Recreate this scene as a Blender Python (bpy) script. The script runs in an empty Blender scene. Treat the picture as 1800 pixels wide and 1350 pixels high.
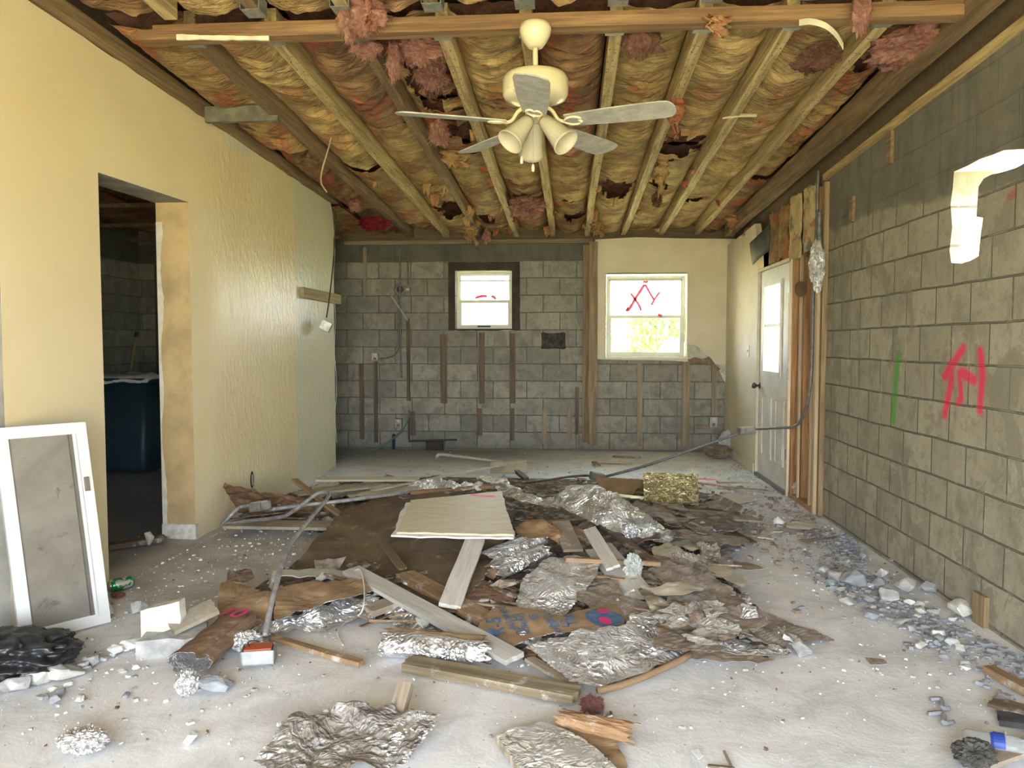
import bpy, bmesh, math, random
import numpy as np
from mathutils import Vector, Matrix, noise, Euler
from mathutils.geometry import tessellate_polygon
C = bpy.context.scene.collection
SC = bpy.context.scene
rnd = random.Random(7)
# ------------------------------------------------------------------ camera
CAMH = 1.30
FPX = 1350.0
PH = math.atan(70/1350); TH = math.atan(100/1350*math.cos(PH))
FW = Vector((-math.sin(TH)*math.cos(PH), math.cos(TH)*math.cos(PH), -math.sin(PH)))
RT = Vector((math.cos(TH), math.sin(TH), 0)); UPV = RT.cross(FW)
O = Vector((0, 0, CAMH))
cd = bpy.data.cameras.new('camera'); cam = bpy.data.objects.new('camera', cd); C.objects.link(cam)
cd.sensor_width = 36; cd.lens = 27; cd.clip_start = 0.05; cd.clip_end = 300
M3 = Matrix((RT, UPV, -FW)).transposed()
cam.matrix_world = Matrix.Translation(O) @ M3.to_4x4()
SC.camera = cam
def ray(u, v): return FW + RT*((u-900)/FPX) + UPV*((675-v)/FPX)
def on(u, v, ax, val):
    d = ray(u, v); t = (val-O[ax])/d[ax]; return O + d*t
def fl(u, v, z=0.0): return on(u, v, 2, z)
# ------------------------------------------------------------------ view, sky, sun, daylight
SC.view_settings.view_transform = 'Standard'; SC.view_settings.look = 'None'
SC.view_settings.gamma = 1.0; SC.view_settings.use_curve_mapping = False
SC.view_settings.exposure = 0.22
w = bpy.data.worlds.new('sky'); SC.world = w; w.use_nodes = True
wn = w.node_tree.nodes; wl = w.node_tree.links
bg = wn['Background']
tcw = wn.new('ShaderNodeTexCoord'); sp = wn.new('ShaderNodeSeparateXYZ'); cr = wn.new('ShaderNodeValToRGB')
wl.new(tcw.outputs['Generated'], sp.inputs[0]); wl.new(sp.outputs['Z'], cr.inputs[0])
cr.color_ramp.elements[0].position = 0.0; cr.color_ramp.elements[0].color = (0.95, 0.98, 1.0, 1)
cr.color_ramp.elements[1].position = 0.7; cr.color_ramp.elements[1].color = (0.70, 0.83, 1.0, 1)
wl.new(cr.outputs[0], bg.inputs[0]); bg.inputs[1].default_value = 15.0
sd = bpy.data.lights.new('sun', 'SUN'); sd.energy = 52.0; sd.angle = math.radians(2); sd.color = (1.0, 0.93, 0.78)
so = bpy.data.objects.new('sun', sd); C.objects.link(so)
so.rotation_euler = Vector((-0.40, 0.64, -1.0)).to_track_quat('-Z', 'Y').to_euler()
def area(name, loc, direction, sx, sy, power, col):
    l = bpy.data.lights.new(name, 'AREA'); l.shape = 'RECTANGLE'; l.size = sx; l.size_y = sy; l.energy = power; l.color = col
    o = bpy.data.objects.new(name, l); C.objects.link(o); o.location = loc
    o.rotation_euler = Vector(direction).to_track_quat('-Z', 'Y').to_euler(); return o
# daylight of the wide opening behind the camera, and bounce of the sunlit yard through it
area('daylight_opening', (-0.2, -1.1, 1.15), (0, 1, -0.12), 3.3, 2.0, 80, (0.72, 0.85, 1.0))
area('yard_bounce', (-0.2, -0.95, 0.25), (0.0, 0.85, 0.55), 3.3, 0.5, 15, (1.0, 0.80, 0.36))
# the sky is sampled through the openings the place has
def portal(loc, direction, sx, sy):
    o = area('sky_portal', loc, direction, sx, sy, 0, (1, 1, 1)); o.data.cycles.is_portal = True
portal((-1.05, 9.58, 1.85), (0, -1, 0), .72, .74); portal((0.95, 9.58, 1.65), (0, -1, 0), 1.0, 1.04)
portal((-0.2, -1.42, 1.08), (0, 1, 0), 3.44, 2.3); portal((2.0, 7.25, 1.45), (-1, 0, 0), .7, .75)
# ------------------------------------------------------------------ mesh helpers
def link(o, parent=None):
    C.objects.link(o)
    if parent is not None: o.parent = parent
    return o
def obj(name, bm, mat, parent=None, smooth=False, loc=None):
    me = bpy.data.meshes.new(name)
    bm.normal_update(); bm.to_mesh(me); bm.free()
    if smooth: me.shade_smooth()
    for m in (mat if isinstance(mat, (list, tuple)) else [mat]): me.materials.append(m)
    o = bpy.data.objects.new(name, me)
    if loc is not None: o.location = loc
    return link(o, parent)
def tag(o, label=None, cat=None, group=None, kind=None):
    if label: o['label'] = label
    if cat: o['category'] = cat
    if group: o['group'] = group
    if kind: o['kind'] = kind
    return o
def empty(name, loc, label=None, cat=None, group=None, rz=0):
    o = bpy.data.objects.new(name, None); o.location = loc; o.rotation_euler = (0, 0, rz); o.empty_display_size = 0.1
    C.objects.link(o); return tag(o, label, cat, group)
def local(o_child, parent):
    """keep a child built in world coordinates in place under a moved empty"""
    bpy.context.view_layer.update(); o_child.matrix_parent_inverse = parent.matrix_world.inverted(); return o_child
def bx(bm, x0, x1, y0, y1, z0, z1, mi=0):
    v = [bm.verts.new(p) for p in ((x0,y0,z0),(x1,y0,z0),(x1,y1,z0),(x0,y1,z0),(x0,y0,z1),(x1,y0,z1),(x1,y1,z1),(x0,y1,z1))]
    for f in ((0,3,2,1),(4,5,6,7),(0,1,5,4),(1,2,6,5),(2,3,7,6),(3,0,4,7)):
        fc = bm.faces.new([v[i] for i in f]); fc.material_index = mi
    return v
def boxbm(*a):
    bm = bmesh.new(); bx(bm, *a); return bm
def structure(name, bm, mat, smooth=False):
    return tag(obj(name, bm, mat, smooth=smooth), kind='structure')
def jag(p, q, step, amp, seed=0, n=None):
    """points from p up to (not including) q with a ragged offset"""
    p = Vector(p); q = Vector(q); d = q-p; L = d.length; k = max(1, int(L/step)); nn = Vector((-d.y, d.x))/max(L, 1e-6)
    out = []
    for i in range(k):
        t = i/k; s = 0 if i == 0 else (noise.noise(Vector((p.x*3+t*L*9, p.y*3+seed*3.1, seed)))*1.1 + noise.noise(Vector((t*L*31, seed*7.7, 1))) * .5)*amp
        out.append(p + d*t + nn*s)
    return out
def ragged(pts, step, amp, seed=0, which=None):
    out = []
    for i in range(len(pts)):
        a, b = pts[i], pts[(i+1) % len(pts)]
        if which is None or i in which: out += jag(a, b, step, amp, seed+i*1.7)
        else: out.append(Vector(a))
    return out
def plate(outline, holes, mapf, thick):
    """flat panel with holes: outline and holes in 2D, mapf(a,b,t) -> 3D, t in 0..thick"""
    bm = bmesh.new()
    polys = [outline]+list(holes)
    tess = tessellate_polygon([[Vector((p[0], p[1], 0)) for p in poly] for poly in polys])
    flat = [p for poly in polys for p in poly]
    f = [bm.verts.new(mapf(p[0], p[1], 0)) for p in flat]; b = [bm.verts.new(mapf(p[0], p[1], thick)) for p in flat]
    for t in tess:
        try:
            bm.faces.new([f[i] for i in t]); bm.faces.new([b[i] for i in reversed(t)])
        except ValueError: pass
    k = 0
    for poly in polys:
        n = len(poly)
        for i in range(n):
            a, c = k+i, k+(i+1) % n
            bm.faces.new((f[a], f[c], b[c], b[a]))
        k += n
    bmesh.ops.recalc_face_normals(bm, faces=bm.faces)
    return bm
def tube(bm, pts, r, n=8, closed_ends=True):
    pts = [Vector(p) for p in pts]
    rings = []
    up = None
    for i, p in enumerate(pts):
        d = (pts[min(i+1, len(pts)-1)]-pts[max(i-1, 0)]).normalized()
        if up is None: up = d.orthogonal().normalized()
        up = (up - d*up.dot(d))
        if up.length < 1e-5: up = d.orthogonal()
        up.normalize(); s = d.cross(up)
        rr = r[i] if isinstance(r, (list, tuple)) else r
        rings.append([bm.verts.new(p+(up*math.cos(2*math.pi*k/n)+s*math.sin(2*math.pi*k/n))*rr) for k in range(n)])
    for a, b in zip(rings, rings[1:]):
        for k in range(n): bm.faces.new((a[k], a[(k+1) % n], b[(k+1) % n], b[k]))
    if closed_ends:
        bm.faces.new(list(reversed(rings[0]))); bm.faces.new(rings[-1])
def smoothpath(pts, per=8):
    pts = [Vector(p) for p in pts]; out = []
    P = [pts[0]]+pts+[pts[-1]]
    for i in range(1, len(P)-2):
        p0, p1, p2, p3 = P[i-1:i+3]
        for k in range(per):
            t = k/per
            out.append(0.5*((2*p1)+(p2-p0)*t+(2*p0-5*p1+4*p2-p3)*t*t+(3*p1-p0-3*p2+p3)*t**3))
    out.append(pts[-1]); return out
def lathe(bm, prof, n=32, M=None, cap=True):
    M = M or Matrix.Identity(4); rings = []
    for r, z in prof: rings.append([bm.verts.new(M @ Vector((r*math.cos(2*math.pi*k/n), r*math.sin(2*math.pi*k/n), z))) for k in range(n)])
    for a, b in zip(rings, rings[1:]):
        for k in range(n): bm.faces.new((a[k], a[(k+1) % n], b[(k+1) % n], b[k]))
    if cap:
        if prof[0][0] > 1e-4: bm.faces.new(list(reversed(rings[0])))
        if prof[-1][0] > 1e-4: bm.faces.new(rings[-1])
def N(x, y, z=0.0): return noise.noise(Vector((x, y, z)))
def FB(x, y, z=0.0, o=4): return noise.fractal(Vector((x, y, z)), 0.9, 2.1, o)
# ------------------------------------------------------------------ material helpers
class MB:
    def __init__(s, name):
        s.m = bpy.data.materials.new(name); s.m.use_nodes = True; s.t = s.m.node_tree; s.n = s.t.nodes; s.l = s.t.links
        s.b = s.n['Principled BSDF']; s._tc = None
    def new(s, k, **kw):
        x = s.n.new(k)
        for a, b in kw.items(): setattr(x, a, b)
        return x
    def inp(s, node, key, val):
        if val is None: return
        i = node.inputs[key]
        if hasattr(val, 'is_output') or isinstance(val, bpy.types.NodeSocket): s.l.new(val, i)
        else: i.default_value = val
    def co(s, scale=(1, 1, 1), loc=(0, 0, 0), rot=(0, 0, 0), kind='Object'):
        if s._tc is None: s._tc = s.new('ShaderNodeTexCoord')
        m = s.new('ShaderNodeMapping'); s.l.new(s._tc.outputs[kind], m.inputs[0])
        m.inputs['Scale'].default_value = scale; m.inputs['Location'].default_value = loc; m.inputs['Rotation'].default_value = rot
        return m.outputs[0]
    def noise(s, vec, scale=5, detail=6, rough=.6, dist=0, out=0):
        x = s.new('ShaderNodeTexNoise'); s.l.new(vec, x.inputs['Vector'])
        x.inputs['Scale'].default_value = scale; x.inputs['Detail'].default_value = detail; x.inputs['Roughness'].default_value = rough; x.inputs['Distortion'].default_value = dist
        return x.outputs[out]
    def vor(s, vec, scale=5, feature='F1', out='Distance', rand=1):
        x = s.new('ShaderNodeTexVoronoi', feature=feature); s.l.new(vec, x.inputs['Vector']); x.inputs['Scale'].default_value = scale
        x.inputs['Randomness'].default_value = rand
        return x.outputs[out]
    def ramp(s, fac, a, b, lo=0.0, hi=1.0):
        x = s.new('ShaderNodeMapRange', interpolation_type='SMOOTHSTEP'); s.l.new(fac, x.inputs[0])
        x.inputs[1].default_value = a; x.inputs[2].default_value = b; x.inputs[3].default_value = lo; x.inputs[4].default_value = hi
        return x.outputs[0]
    def math(s, op, a, b=None):
        x = s.new('ShaderNodeMath', operation=op); s.inp(x, 0, a); s.inp(x, 1, b); return x.outputs[0]
    def mix(s, fac, a, b):
        x = s.new('ShaderNodeMix', data_type='RGBA')
        s.inp(x, 0, fac)
        for key, v in ((6, a), (7, b)):
            if isinstance(v, bpy.types.NodeSocket): s.l.new(v, x.inputs[key])
            else: x.inputs[key].default_value = (*v, 1) if len(v) == 3 else v
        return x.outputs[2]
    def bump(s, h, strength=.3, dist=.01, prev=None):
        x = s.new('ShaderNodeBump'); x.inputs['Strength'].default_value = strength; x.inputs['Distance'].default_value = dist
        s.l.new(h, x.inputs['Height'])
        if prev is not None: s.l.new(prev, x.inputs['Normal'])
        return x.outputs[0]
    def sep(s, vec):
        x = s.new('ShaderNodeSeparateXYZ'); s.l.new(vec, x.inputs[0]); return x.outputs
    def comb(s, x=None, y=None, z=None):
        n = s.new('ShaderNodeCombineXYZ'); s.inp(n, 0, x); s.inp(n, 1, y); s.inp(n, 2, z); return n.outputs[0]
    def seg(s, vec, p, q, w, soft=.5):
        """mask of a painted stroke from p to q (3D points) of half-width w"""
        p = Vector(p); q = Vector(q); d = q-p; L2 = max(d.length_squared, 1e-8)
        sub = s.new('ShaderNodeVectorMath', operation='SUBTRACT'); s.l.new(vec, sub.inputs[0]); sub.inputs[1].default_value = p
        dt = s.new('ShaderNodeVectorMath', operation='DOT_PRODUCT'); s.l.new(sub.outputs[0], dt.inputs[0]); dt.inputs[1].default_value = d/L2
        cl = s.new('ShaderNodeClamp'); s.l.new(dt.outputs['Value'], cl.inputs[0])
        sc = s.new('ShaderNodeVectorMath', operation='SCALE'); sc.inputs[0].default_value = d; s.l.new(cl.outputs[0], sc.inputs['Scale'])
        s2 = s.new('ShaderNodeVectorMath', operation='SUBTRACT'); s.l.new(sub.outputs[0], s2.inputs[0]); s.l.new(sc.outputs[0], s2.inputs[1])
        ln = s.new('ShaderNodeVectorMath', operation='LENGTH'); s.l.new(s2.outputs[0], ln.inputs[0])
        return s.ramp(ln.outputs['Value'], w*(1+soft*1.3), w*(1-soft*1.2))
    def strokes(s, vec, segs):
        f = None
        for (p, q, w_) in segs:
            k = s.seg(vec, p, q, w_); f = k if f is None else s.math('MAXIMUM', f, k)
        return f
    def set(s, color=None, rough=None, metal=None, normal=None, spec=None, **kw):
        if color is not None:
            if isinstance(color, bpy.types.NodeSocket): s.l.new(color, s.b.inputs['Base Color'])
            else: s.b.inputs['Base Color'].default_value = (*color, 1)
        s.inp(s.b, 'Roughness', rough); s.inp(s.b, 'Metallic', metal); s.inp(s.b, 'Specular IOR Level', spec)
        if normal is not None: s.l.new(normal, s.b.inputs['Normal'])
        for k, v in kw.items(): s.inp(s.b, k, v)
        return s.m
def plain(name, color, rough=.7, metal=0.0, var=.12, scale=9, bump=.1):
    m = MB(name); v = m.co(); n = m.noise(v, scale, 5, .6)
    dark = tuple(c*(1-var) for c in color); lite = tuple(min(1, c*(1+var)) for c in color)
    return m.set(m.mix(m.ramp(n, .3, .7), dark, lite), rough, metal, m.bump(n, bump, .01))
def wood(name, a, b, dust=0.0, dustcol=(.6, .59, .56), rough=.75, axis='X', paint=None):
    m = MB(name); st = {'X': (.7, 14, 14), 'Y': (14, .7, 14), 'Z': (14, 14, .7)}[axis]
    v = m.co(st); n1 = m.noise(v, 2.2, 6, .62, .6); n2 = m.noise(m.co(tuple(x*3 for x in st)), 3.0, 3, .6)
    blot = m.noise(m.co(), 3.5, 4, .6)
    c = m.mix(m.ramp(n1, .32, .68), a, b)
    c = m.mix(m.ramp(n2, .45, .75, 0, .35), c, tuple(x*.5 for x in a))
    c = m.mix(m.ramp(blot, .5, .8, 0, .35), c, tuple(x*.55 for x in b))
    if paint is not None:
        pn = m.noise(m.co(), 6, 6, .65); c = m.mix(m.ramp(pn, paint[1], paint[1]+.06), c, paint[0])
    if dust > 0:
        dn = m.noise(m.co(), 11, 7, .7); c = m.mix(m.ramp(dn, .62-dust*.35, .72, 0, .85), c, dustcol)
    return m.set(c, rough, 0.0, m.bump(n1, .25, .006))
# ------------------------------------------------------------------ setting constants
XR, XL, YB = 1.92, -2.48, 9.36
def zj(y): return 2.598 + .0455*(YB-y)       # underside of the ceiling joists
RED = (.75, .02, .10)
# ---- floor
def mat_floor():
    m = MB('dusty_concrete'); v = m.co(); v2 = m.co((1, .35, 1))
    big = m.noise(v, .7, 4, .55); mid = m.noise(v, 3.5, 7, .68, .4); fine = m.noise(v, 45, 5, .7); st = m.noise(v2, 5, 6, .7, 1.2)
    y = m.sep(v)[1]; x = m.sep(v)[0]
    c = m.mix(m.ramp(mid, .30, .60), (.60, .605, .62), (.80, .81, .84))
    c = m.mix(m.ramp(st, .58, .75, 0, .55), c, (.80, .80, .79))
    c = m.mix(m.ramp(big, .50, .72, 0, .4), c, (.50, .49, .46))
    # darker floor colour: left half beside the doorway and the far kitchen end
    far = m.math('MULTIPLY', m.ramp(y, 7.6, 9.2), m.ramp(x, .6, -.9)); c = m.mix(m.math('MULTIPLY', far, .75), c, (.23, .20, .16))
    lft = m.math('MULTIPLY', m.math('MULTIPLY', m.ramp(x, -.6, -1.3), m.ramp(y, 3.1, 3.9)), m.ramp(y, 6.6, 5.6))
    c = m.mix(m.math('MULTIPLY', lft, .62), c, m.mix(m.ramp(mid, .35, .6), (.30, .27, .20), (.44, .41, .33)))
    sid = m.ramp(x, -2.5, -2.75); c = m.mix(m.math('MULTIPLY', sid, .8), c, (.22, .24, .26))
    sp_ = m.vor(v, 38); c = m.mix(m.ramp(sp_, .13, .06, 0, .45), c, (.88, .88, .87))
    sp2 = m.vor(m.co(loc=(3, 1, 0)), 17); c = m.mix(m.ramp(sp2, .08, .04, 0, .7), c, (.20, .18, .16))
    rd = on(1245, 848, 2, 0); k = m.strokes(v, [((rd.x-.10, rd.y, 0), (rd.x+.02, rd.y-.10, 0), .05), ((rd.x-.12, rd.y+.22, 0), (rd.x+.08, rd.y+.18, 0), .035)])
    c = m.mix(m.math('MULTIPLY', k, m.ramp(mid, .35, .55, .3, .9)), c, (.85, .18, .22))
    return m.set(c, .93, 0, m.bump(fine, .25, .006, m.bump(mid, .35, .02)), .3)
bm = bmesh.new()
nx, ny = 150, 260
x0, x1, y0, y1 = -6.4, 2.3, -1.2, 9.7
vs = [[bm.verts.new((x0+(x1-x0)*i/nx, y0+(y1-y0)*j/ny, .006*FB((x0+(x1-x0)*i/nx)*2.3, (y0+(y1-y0)*j/ny)*2.3)-.004)) for i in range(nx+1)] for j in range(ny+1)]
for j in range(ny):
    for i in range(nx): bm.faces.new((vs[j][i], vs[j][i+1], vs[j+1][i+1], vs[j+1][i]))
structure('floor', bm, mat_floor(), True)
# ---- masonry
def mat_block(name, horiz, off_h, off_z, row, a, b, mort, topz, topcol, strokes=(), stain=.5, topx=None, basez=None):
    m = MB(name); v = m.co(); s = m.sep(v)
    wob = m.noise(v, 2.5, 3, .5); wob2 = m.math('MULTIPLY', m.math('SUBTRACT', wob, .5), .02)
    h = m.math('ADD', s[horiz], m.math('ADD', wob2, off_h)); z = m.math('ADD', s[2], m.math('SUBTRACT', wob2, off_z))
    br = m.new('ShaderNodeTexBrick'); br.offset = .5; br.offset_frequency = 2
    m.l.new(m.comb(h, z, None), br.inputs['Vector'])
    br.inputs['Scale'].default_value = 1; br.inputs['Brick Width'].default_value = .405 if not topx else .35; br.inputs['Row Height'].default_value = row
    br.inputs['Mortar Size'].default_value = .006; br.inputs['Mortar Smooth'].default_value = .35; br.inputs['Bias'].default_value = 0
    br.inputs['Color1'].default_value = (*a, 1); br.inputs['Color2'].default_value = (*b, 1); br.inputs['Mortar'].default_value = (*mort, 1)
    n1 = m.noise(v, 4, 7, .7); fine = m.noise(v, 60, 6, .75); drip = m.noise(m.co((3, 3, .55)), 3.2, 5, .65, .3)
    c = br.outputs['Color']
    c = m.mix(m.ramp(n1, .46, .66, 0, .5), c, tuple(x*.55 for x in b)); nn_ = m.noise(v, 11, 6, .75, .4); c = m.mix(m.ramp(nn_, .50, .62, 0, .45), c, tuple(x*.6 for x in b)); c = m.mix(m.ramp(nn_, .42, .34, 0, .4), c, tuple(min(1, x*1.3) for x in a))
    c = m.mix(m.ramp(drip, .56, .72, 0, stain), c, tuple(x*.5 for x in a))
    c = m.mix(m.ramp(drip, .40, .28, 0, .35), c, tuple(min(1, x*1.35) for x in a))
    # smears of mortar over some joints
    sm = m.math('MULTIPLY', m.ramp(m.noise(m.co((1.3, 1.3, .9)), 2.7, 5, .6, .8), .575, .615), .8); c = m.mix(sm, c, tuple(x*.62 for x in a))
    pit = m.vor(v, 55); c = m.mix(m.ramp(pit, .16, .06, 0, .5), c, tuple(x*.35 for x in a))
    hf = m.math('ADD', m.math('MULTIPLY', br.outputs['Fac'], -1.0), m.math('MULTIPLY', n1, .7))
    # poured, smooth lintel course at the top
    zz = m.math('ADD', s[2], m.math('MULTIPLY', m.math('SUBTRACT', m.noise(v, 1.3, 5, .6, .3), .5), .30 if topx else .05))
    if topx:  # boundary steps down towards the opening
        zz = m.math('ADD', zz, m.math('MULTIPLY', m.ramp(s[1], topx[0], topx[1]), topx[2]))
    tf = m.ramp(zz, topz-.02, topz+.02)
    tc_ = m.mix(m.ramp(n1, .35, .65), topcol, tuple(x*1.45 for x in topcol)); tc_ = m.mix(m.ramp(drip, .5, .7, 0, .5), tc_, tuple(x*.6 for x in topcol))
    c = m.mix(m.math('MULTIPLY', tf, .93), c, tc_)
    if basez:
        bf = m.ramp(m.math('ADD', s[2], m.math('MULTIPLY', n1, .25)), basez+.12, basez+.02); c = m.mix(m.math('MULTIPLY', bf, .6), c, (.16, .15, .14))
    hf = m.math('MULTIPLY', hf, m.math('SUBTRACT', 1.0, m.math('MULTIPLY', tf, .8)))
    for segs, col, al in strokes:
        k = m.strokes(v, segs); c = m.mix(m.math('MULTIPLY', k, m.ramp(m.noise(v, 14, 4, .7), .25, .5, .65*al, al)), c, col)
    return m.set(c, .92, 0, m.bump(fine, .5, .004, m.bump(hf, .9, .012)), .25)
def RW(u, v): return on(u, v, 0, XR)
def st(*px, w=.02): return [(RW(*px[i]), RW(*px[i+1]), w) for i in range(len(px)-1)]
red_s = st((1693,612),(1675,640),(1660,662),w=.025)+st((1672,640),(1672,670),(1661,728),w=.028)+st((1686,655),(1690,700),(1684,706),w=.022)+st((1690,655),(1712,668),w=.028)+st((1723,618),(1727,660),(1722,720),w=.026)
grn_s = st((1579,628),(1574,680),(1570,738),w=.030)
red2 = [(RW(1775,345), RW(1783,340), .02)]
M_RB = mat_block('right_block', 1, 0, .0175, .1975, (.37,.345,.265), (.30,.28,.215), (.125,.118,.10), 2.12, (.125,.122,.105),
    ((red_s, RED, .85), (grn_s, (.06,.33,.03), .8), (red2, (.35,.05,.05), .6)), topx=(5.2, 3.4, .14), stain=.62)
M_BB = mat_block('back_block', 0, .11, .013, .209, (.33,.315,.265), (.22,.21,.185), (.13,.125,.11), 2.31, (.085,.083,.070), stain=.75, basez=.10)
# right wall with its chiselled opening
ztopR = lambda y: 2.525+.042*(6.0-y)
def P2(u, v): p = RW(u, v); return Vector((p.y, p.z))
hole = [P2(*q) for q in ((1672,462),(1669,440),(1674,400),(1671,360),(1675,330),(1677,302),(1700,292),(1722,280),(1745,272),(1765,264),(1800,262))]
hole += [Vector((3.0, 2.135)), Vector((2.7, 2.12)), Vector((2.72, 2.03)), Vector((2.95, 2.045))]
hole += [P2(*q) for q in ((1800,287),(1785,295),(1762,302),(1742,307),(1729,314),(1720,328),(1718,356),(1716,381),(1728,383),(1724,410),(1720,450),(1706,458),(1690,463))]
out = [Vector((-1.2, -.05)), Vector((5.98, -.05)), Vector((5.98, ztopR(5.98))), Vector((-1.2, ztopR(-1.2)))]
bm = plate(out, [hole], lambda a, b, t: Vector((XR+t, a, b)), .2)
for f in bm.faces:
    c = f.calc_center_median()
    if abs(f.normal.x) < .5 and 2.5 < c.y < 4 and 1.6 < c.z < 2.3: f.material_index = 1
structure('wall_right', bm, [M_RB, plain('broken_block', (.76, .74, .66), .95, var=.15, scale=20, bump=.8)])
# back wall, runs on behind the kitchen alcove and the side room
def BP(u, v): p = on(u, v, 1, YB); return Vector((p.x, p.z))
w1 = (BP(800,476), BP(900,578)); w2 = (BP(1062,480), BP(1209,630))
def rect(a, b): return [Vector((a.x, b.y)), Vector((b.x, b.y)), Vector((b.x, a.y)), Vector((a.x, a.y))]
nich = ragged(rect(BP(951,585), BP(994,613)), .03, .012, 5)
out = [Vector((-6.4, -.05)), Vector((2.12, -.05)), Vector((2.12, 2.53)), Vector((-6.4, 2.53))]
structure('wall_back', plate(out, [rect(*w1), rect(*w2), nich], lambda a, b, t: Vector((a, YB+t, b)), .2), M_BB)
# ---- left partition, painted plaster
def mat_cream():
    m = MB('cream_paint'); v = m.co(); s = m.sep(v)
    n = m.noise(v, 1.2, 5, .55); f = m.noise(m.co((1, 9, 2.4)), 5.5, 5, .65, .5); g = m.noise(v, 70, 4, .6); sc = m.noise(v, 7, 7, .75, .6)
    c = m.mix(m.ramp(n, .3, .7), (.78, .645, .39), (.82, .70, .46))
    c = m.mix(m.ramp(sc, .60, .78, 0, .35), c, (.52, .45, .29))
    fin = m.ramp(s[1], 6.83, 6.86); c = m.mix(m.math('MULTIPLY', fin, .75), c, (.66, .66, .53))
    near = m.ramp(s[1], 5.0, 5.4)
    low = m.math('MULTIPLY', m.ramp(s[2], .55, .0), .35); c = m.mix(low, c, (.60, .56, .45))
    # bare patch of primer under the rafters
    pk = m.strokes(v, [(on(400, 240, 0, XL), on(440, 262, 0, XL), .06)]); c = m.mix(m.ramp(m.math('ADD', pk, m.math('MULTIPLY', sc, .5)), .55, .62), c, (.68, .68, .50))
    orange = m.noise(m.co((1, 1, .45)), 26, 3, .5, .7)
    rg = m.math('SUBTRACT', .62, m.math('MULTIPLY', near, .30))
    return m.set(c, rg, 0, m.bump(m.math('MULTIPLY', orange, m.math('ADD', m.math('MULTIPLY', near, .85), .12)), .5, .012, m.bump(g, .12, .002)), .5)
M_CREAM = mat_cream()
M_TAN = plain('tan_plaster', (.46, .34, .18), .6, var=.18, scale=5)
M_CORE = plain('gypsum_core', (.62, .60, .55), .9, var=.2, scale=18, bump=.4)
M_GREY = plain('grey_plaster', (.27, .255, .22), .9, var=.25, scale=4, bump=.3)
def ztopL(y): return 2.765+.0247*(7.97-y)
TL = .225
d1 = [Vector((3.93, -.02)), Vector((4.90, -.02)), Vector((4.90, 2.225)), Vector((3.93, 2.205))]
d0 = [Vector((2.0, -.02)), Vector((3.20, -.02)), Vector((3.20, 2.24)), Vector((2.0, 2.24))]
top = [Vector((-1.2+i*.12, 0)) for i in range(78)]
lt = [Vector((p.x, ztopL(p.x)+.012*N(p.x*9, 3))) for p in reversed(top) if p.x < 7.95]
out = [Vector((-1.2, -.06)), Vector((8.0, -.06))]+[Vector((8.0+.012*N(3.3, z*6), z)) for z in np.arange(.15, 2.75, .1)]+lt
bm = plate(out, [d1, d0], lambda a, b, t: Vector((XL-t, a, b)), TL)
for f in bm.faces:
    c = f.calc_center_median(); n = f.normal
    if abs(n.x) < .5:
        if 4.85 < c.y < 4.95: f.material_index = 1
        elif 3.9 < c.y < 4.9 and c.z > 2: f.material_index = 2
        elif 3.1 < c.y < 3.3: f.material_index = 2
        elif c.y > 7.9: f.material_index = 2
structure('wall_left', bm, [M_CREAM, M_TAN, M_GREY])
# torn white paper face down the room-side corner of the jamb and along the end of the wall
bm = bmesh.new()
def torn_strip(bm, pf, z0, z1, wmax, seed, base=.01):
    n = int((z1-z0)/.018); prev = None
    for i in range(n+1):
        z = z0+(z1-z0)*i/n
        ww = base+wmax*max(0, .35+noise.noise(Vector((z*2.2, seed, 0)))*1.1)*(.55+.45*abs(N(z*14, seed)))
        a = bm.verts.new(pf(0, z)); b = bm.verts.new(pf(ww, z))
        if prev: bm.faces.new((prev[0], prev[1], b, a))
        prev = (a, b)
torn_strip(bm, lambda t, z: Vector((XL-TL+t, 4.897, z)), .08, 2.1, .075, 3)
o = tag(obj('plaster_edge', bm, plain('torn_paper', (.66, .63, .55), .9)), kind='structure')
bm = bmesh.new(); torn_strip(bm, lambda t, z: Vector((XL+.006+.01*math.sin(z*9), 7.99+t*.8, z)), .25, 2.6, .06, 9)
tag(obj('plaster_edge', bm, plain('torn_paper_white', (.75, .74, .66), .9)), kind='structure')
# doorway mud sill of the jamb (bare plaster foot)
bm = boxbm(XL-TL-.004, XL+.004, 4.893, 4.93, 0, .10); structure('trim_1', bm, M_CORE)
# side room shell
structure('wall_side_room_left', boxbm(-5.6, -5.4, -1.2, YB, -.05, 3.0), M_BB)
structure('wall_side_room_near', boxbm(-5.4, XL-TL, 1.2, 1.35, -.05, 3.0), M_GREY)
# rear wall of the main room: wide opening where the daylight comes in
bm = plate([Vector((-2.48, -.05)), Vector((-1.9, -.05)), Vector((-1.9, 2.2)), Vector((1.5, 2.2)), Vector((1.5, -.05)), Vector((2.12, -.05)), Vector((2.12, 2.9)), Vector((-2.48, 2.9))], [], lambda a, b, t: Vector((a, -1.2-t, b)), .2)
structure('wall_rear', bm, M_GREY)
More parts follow.
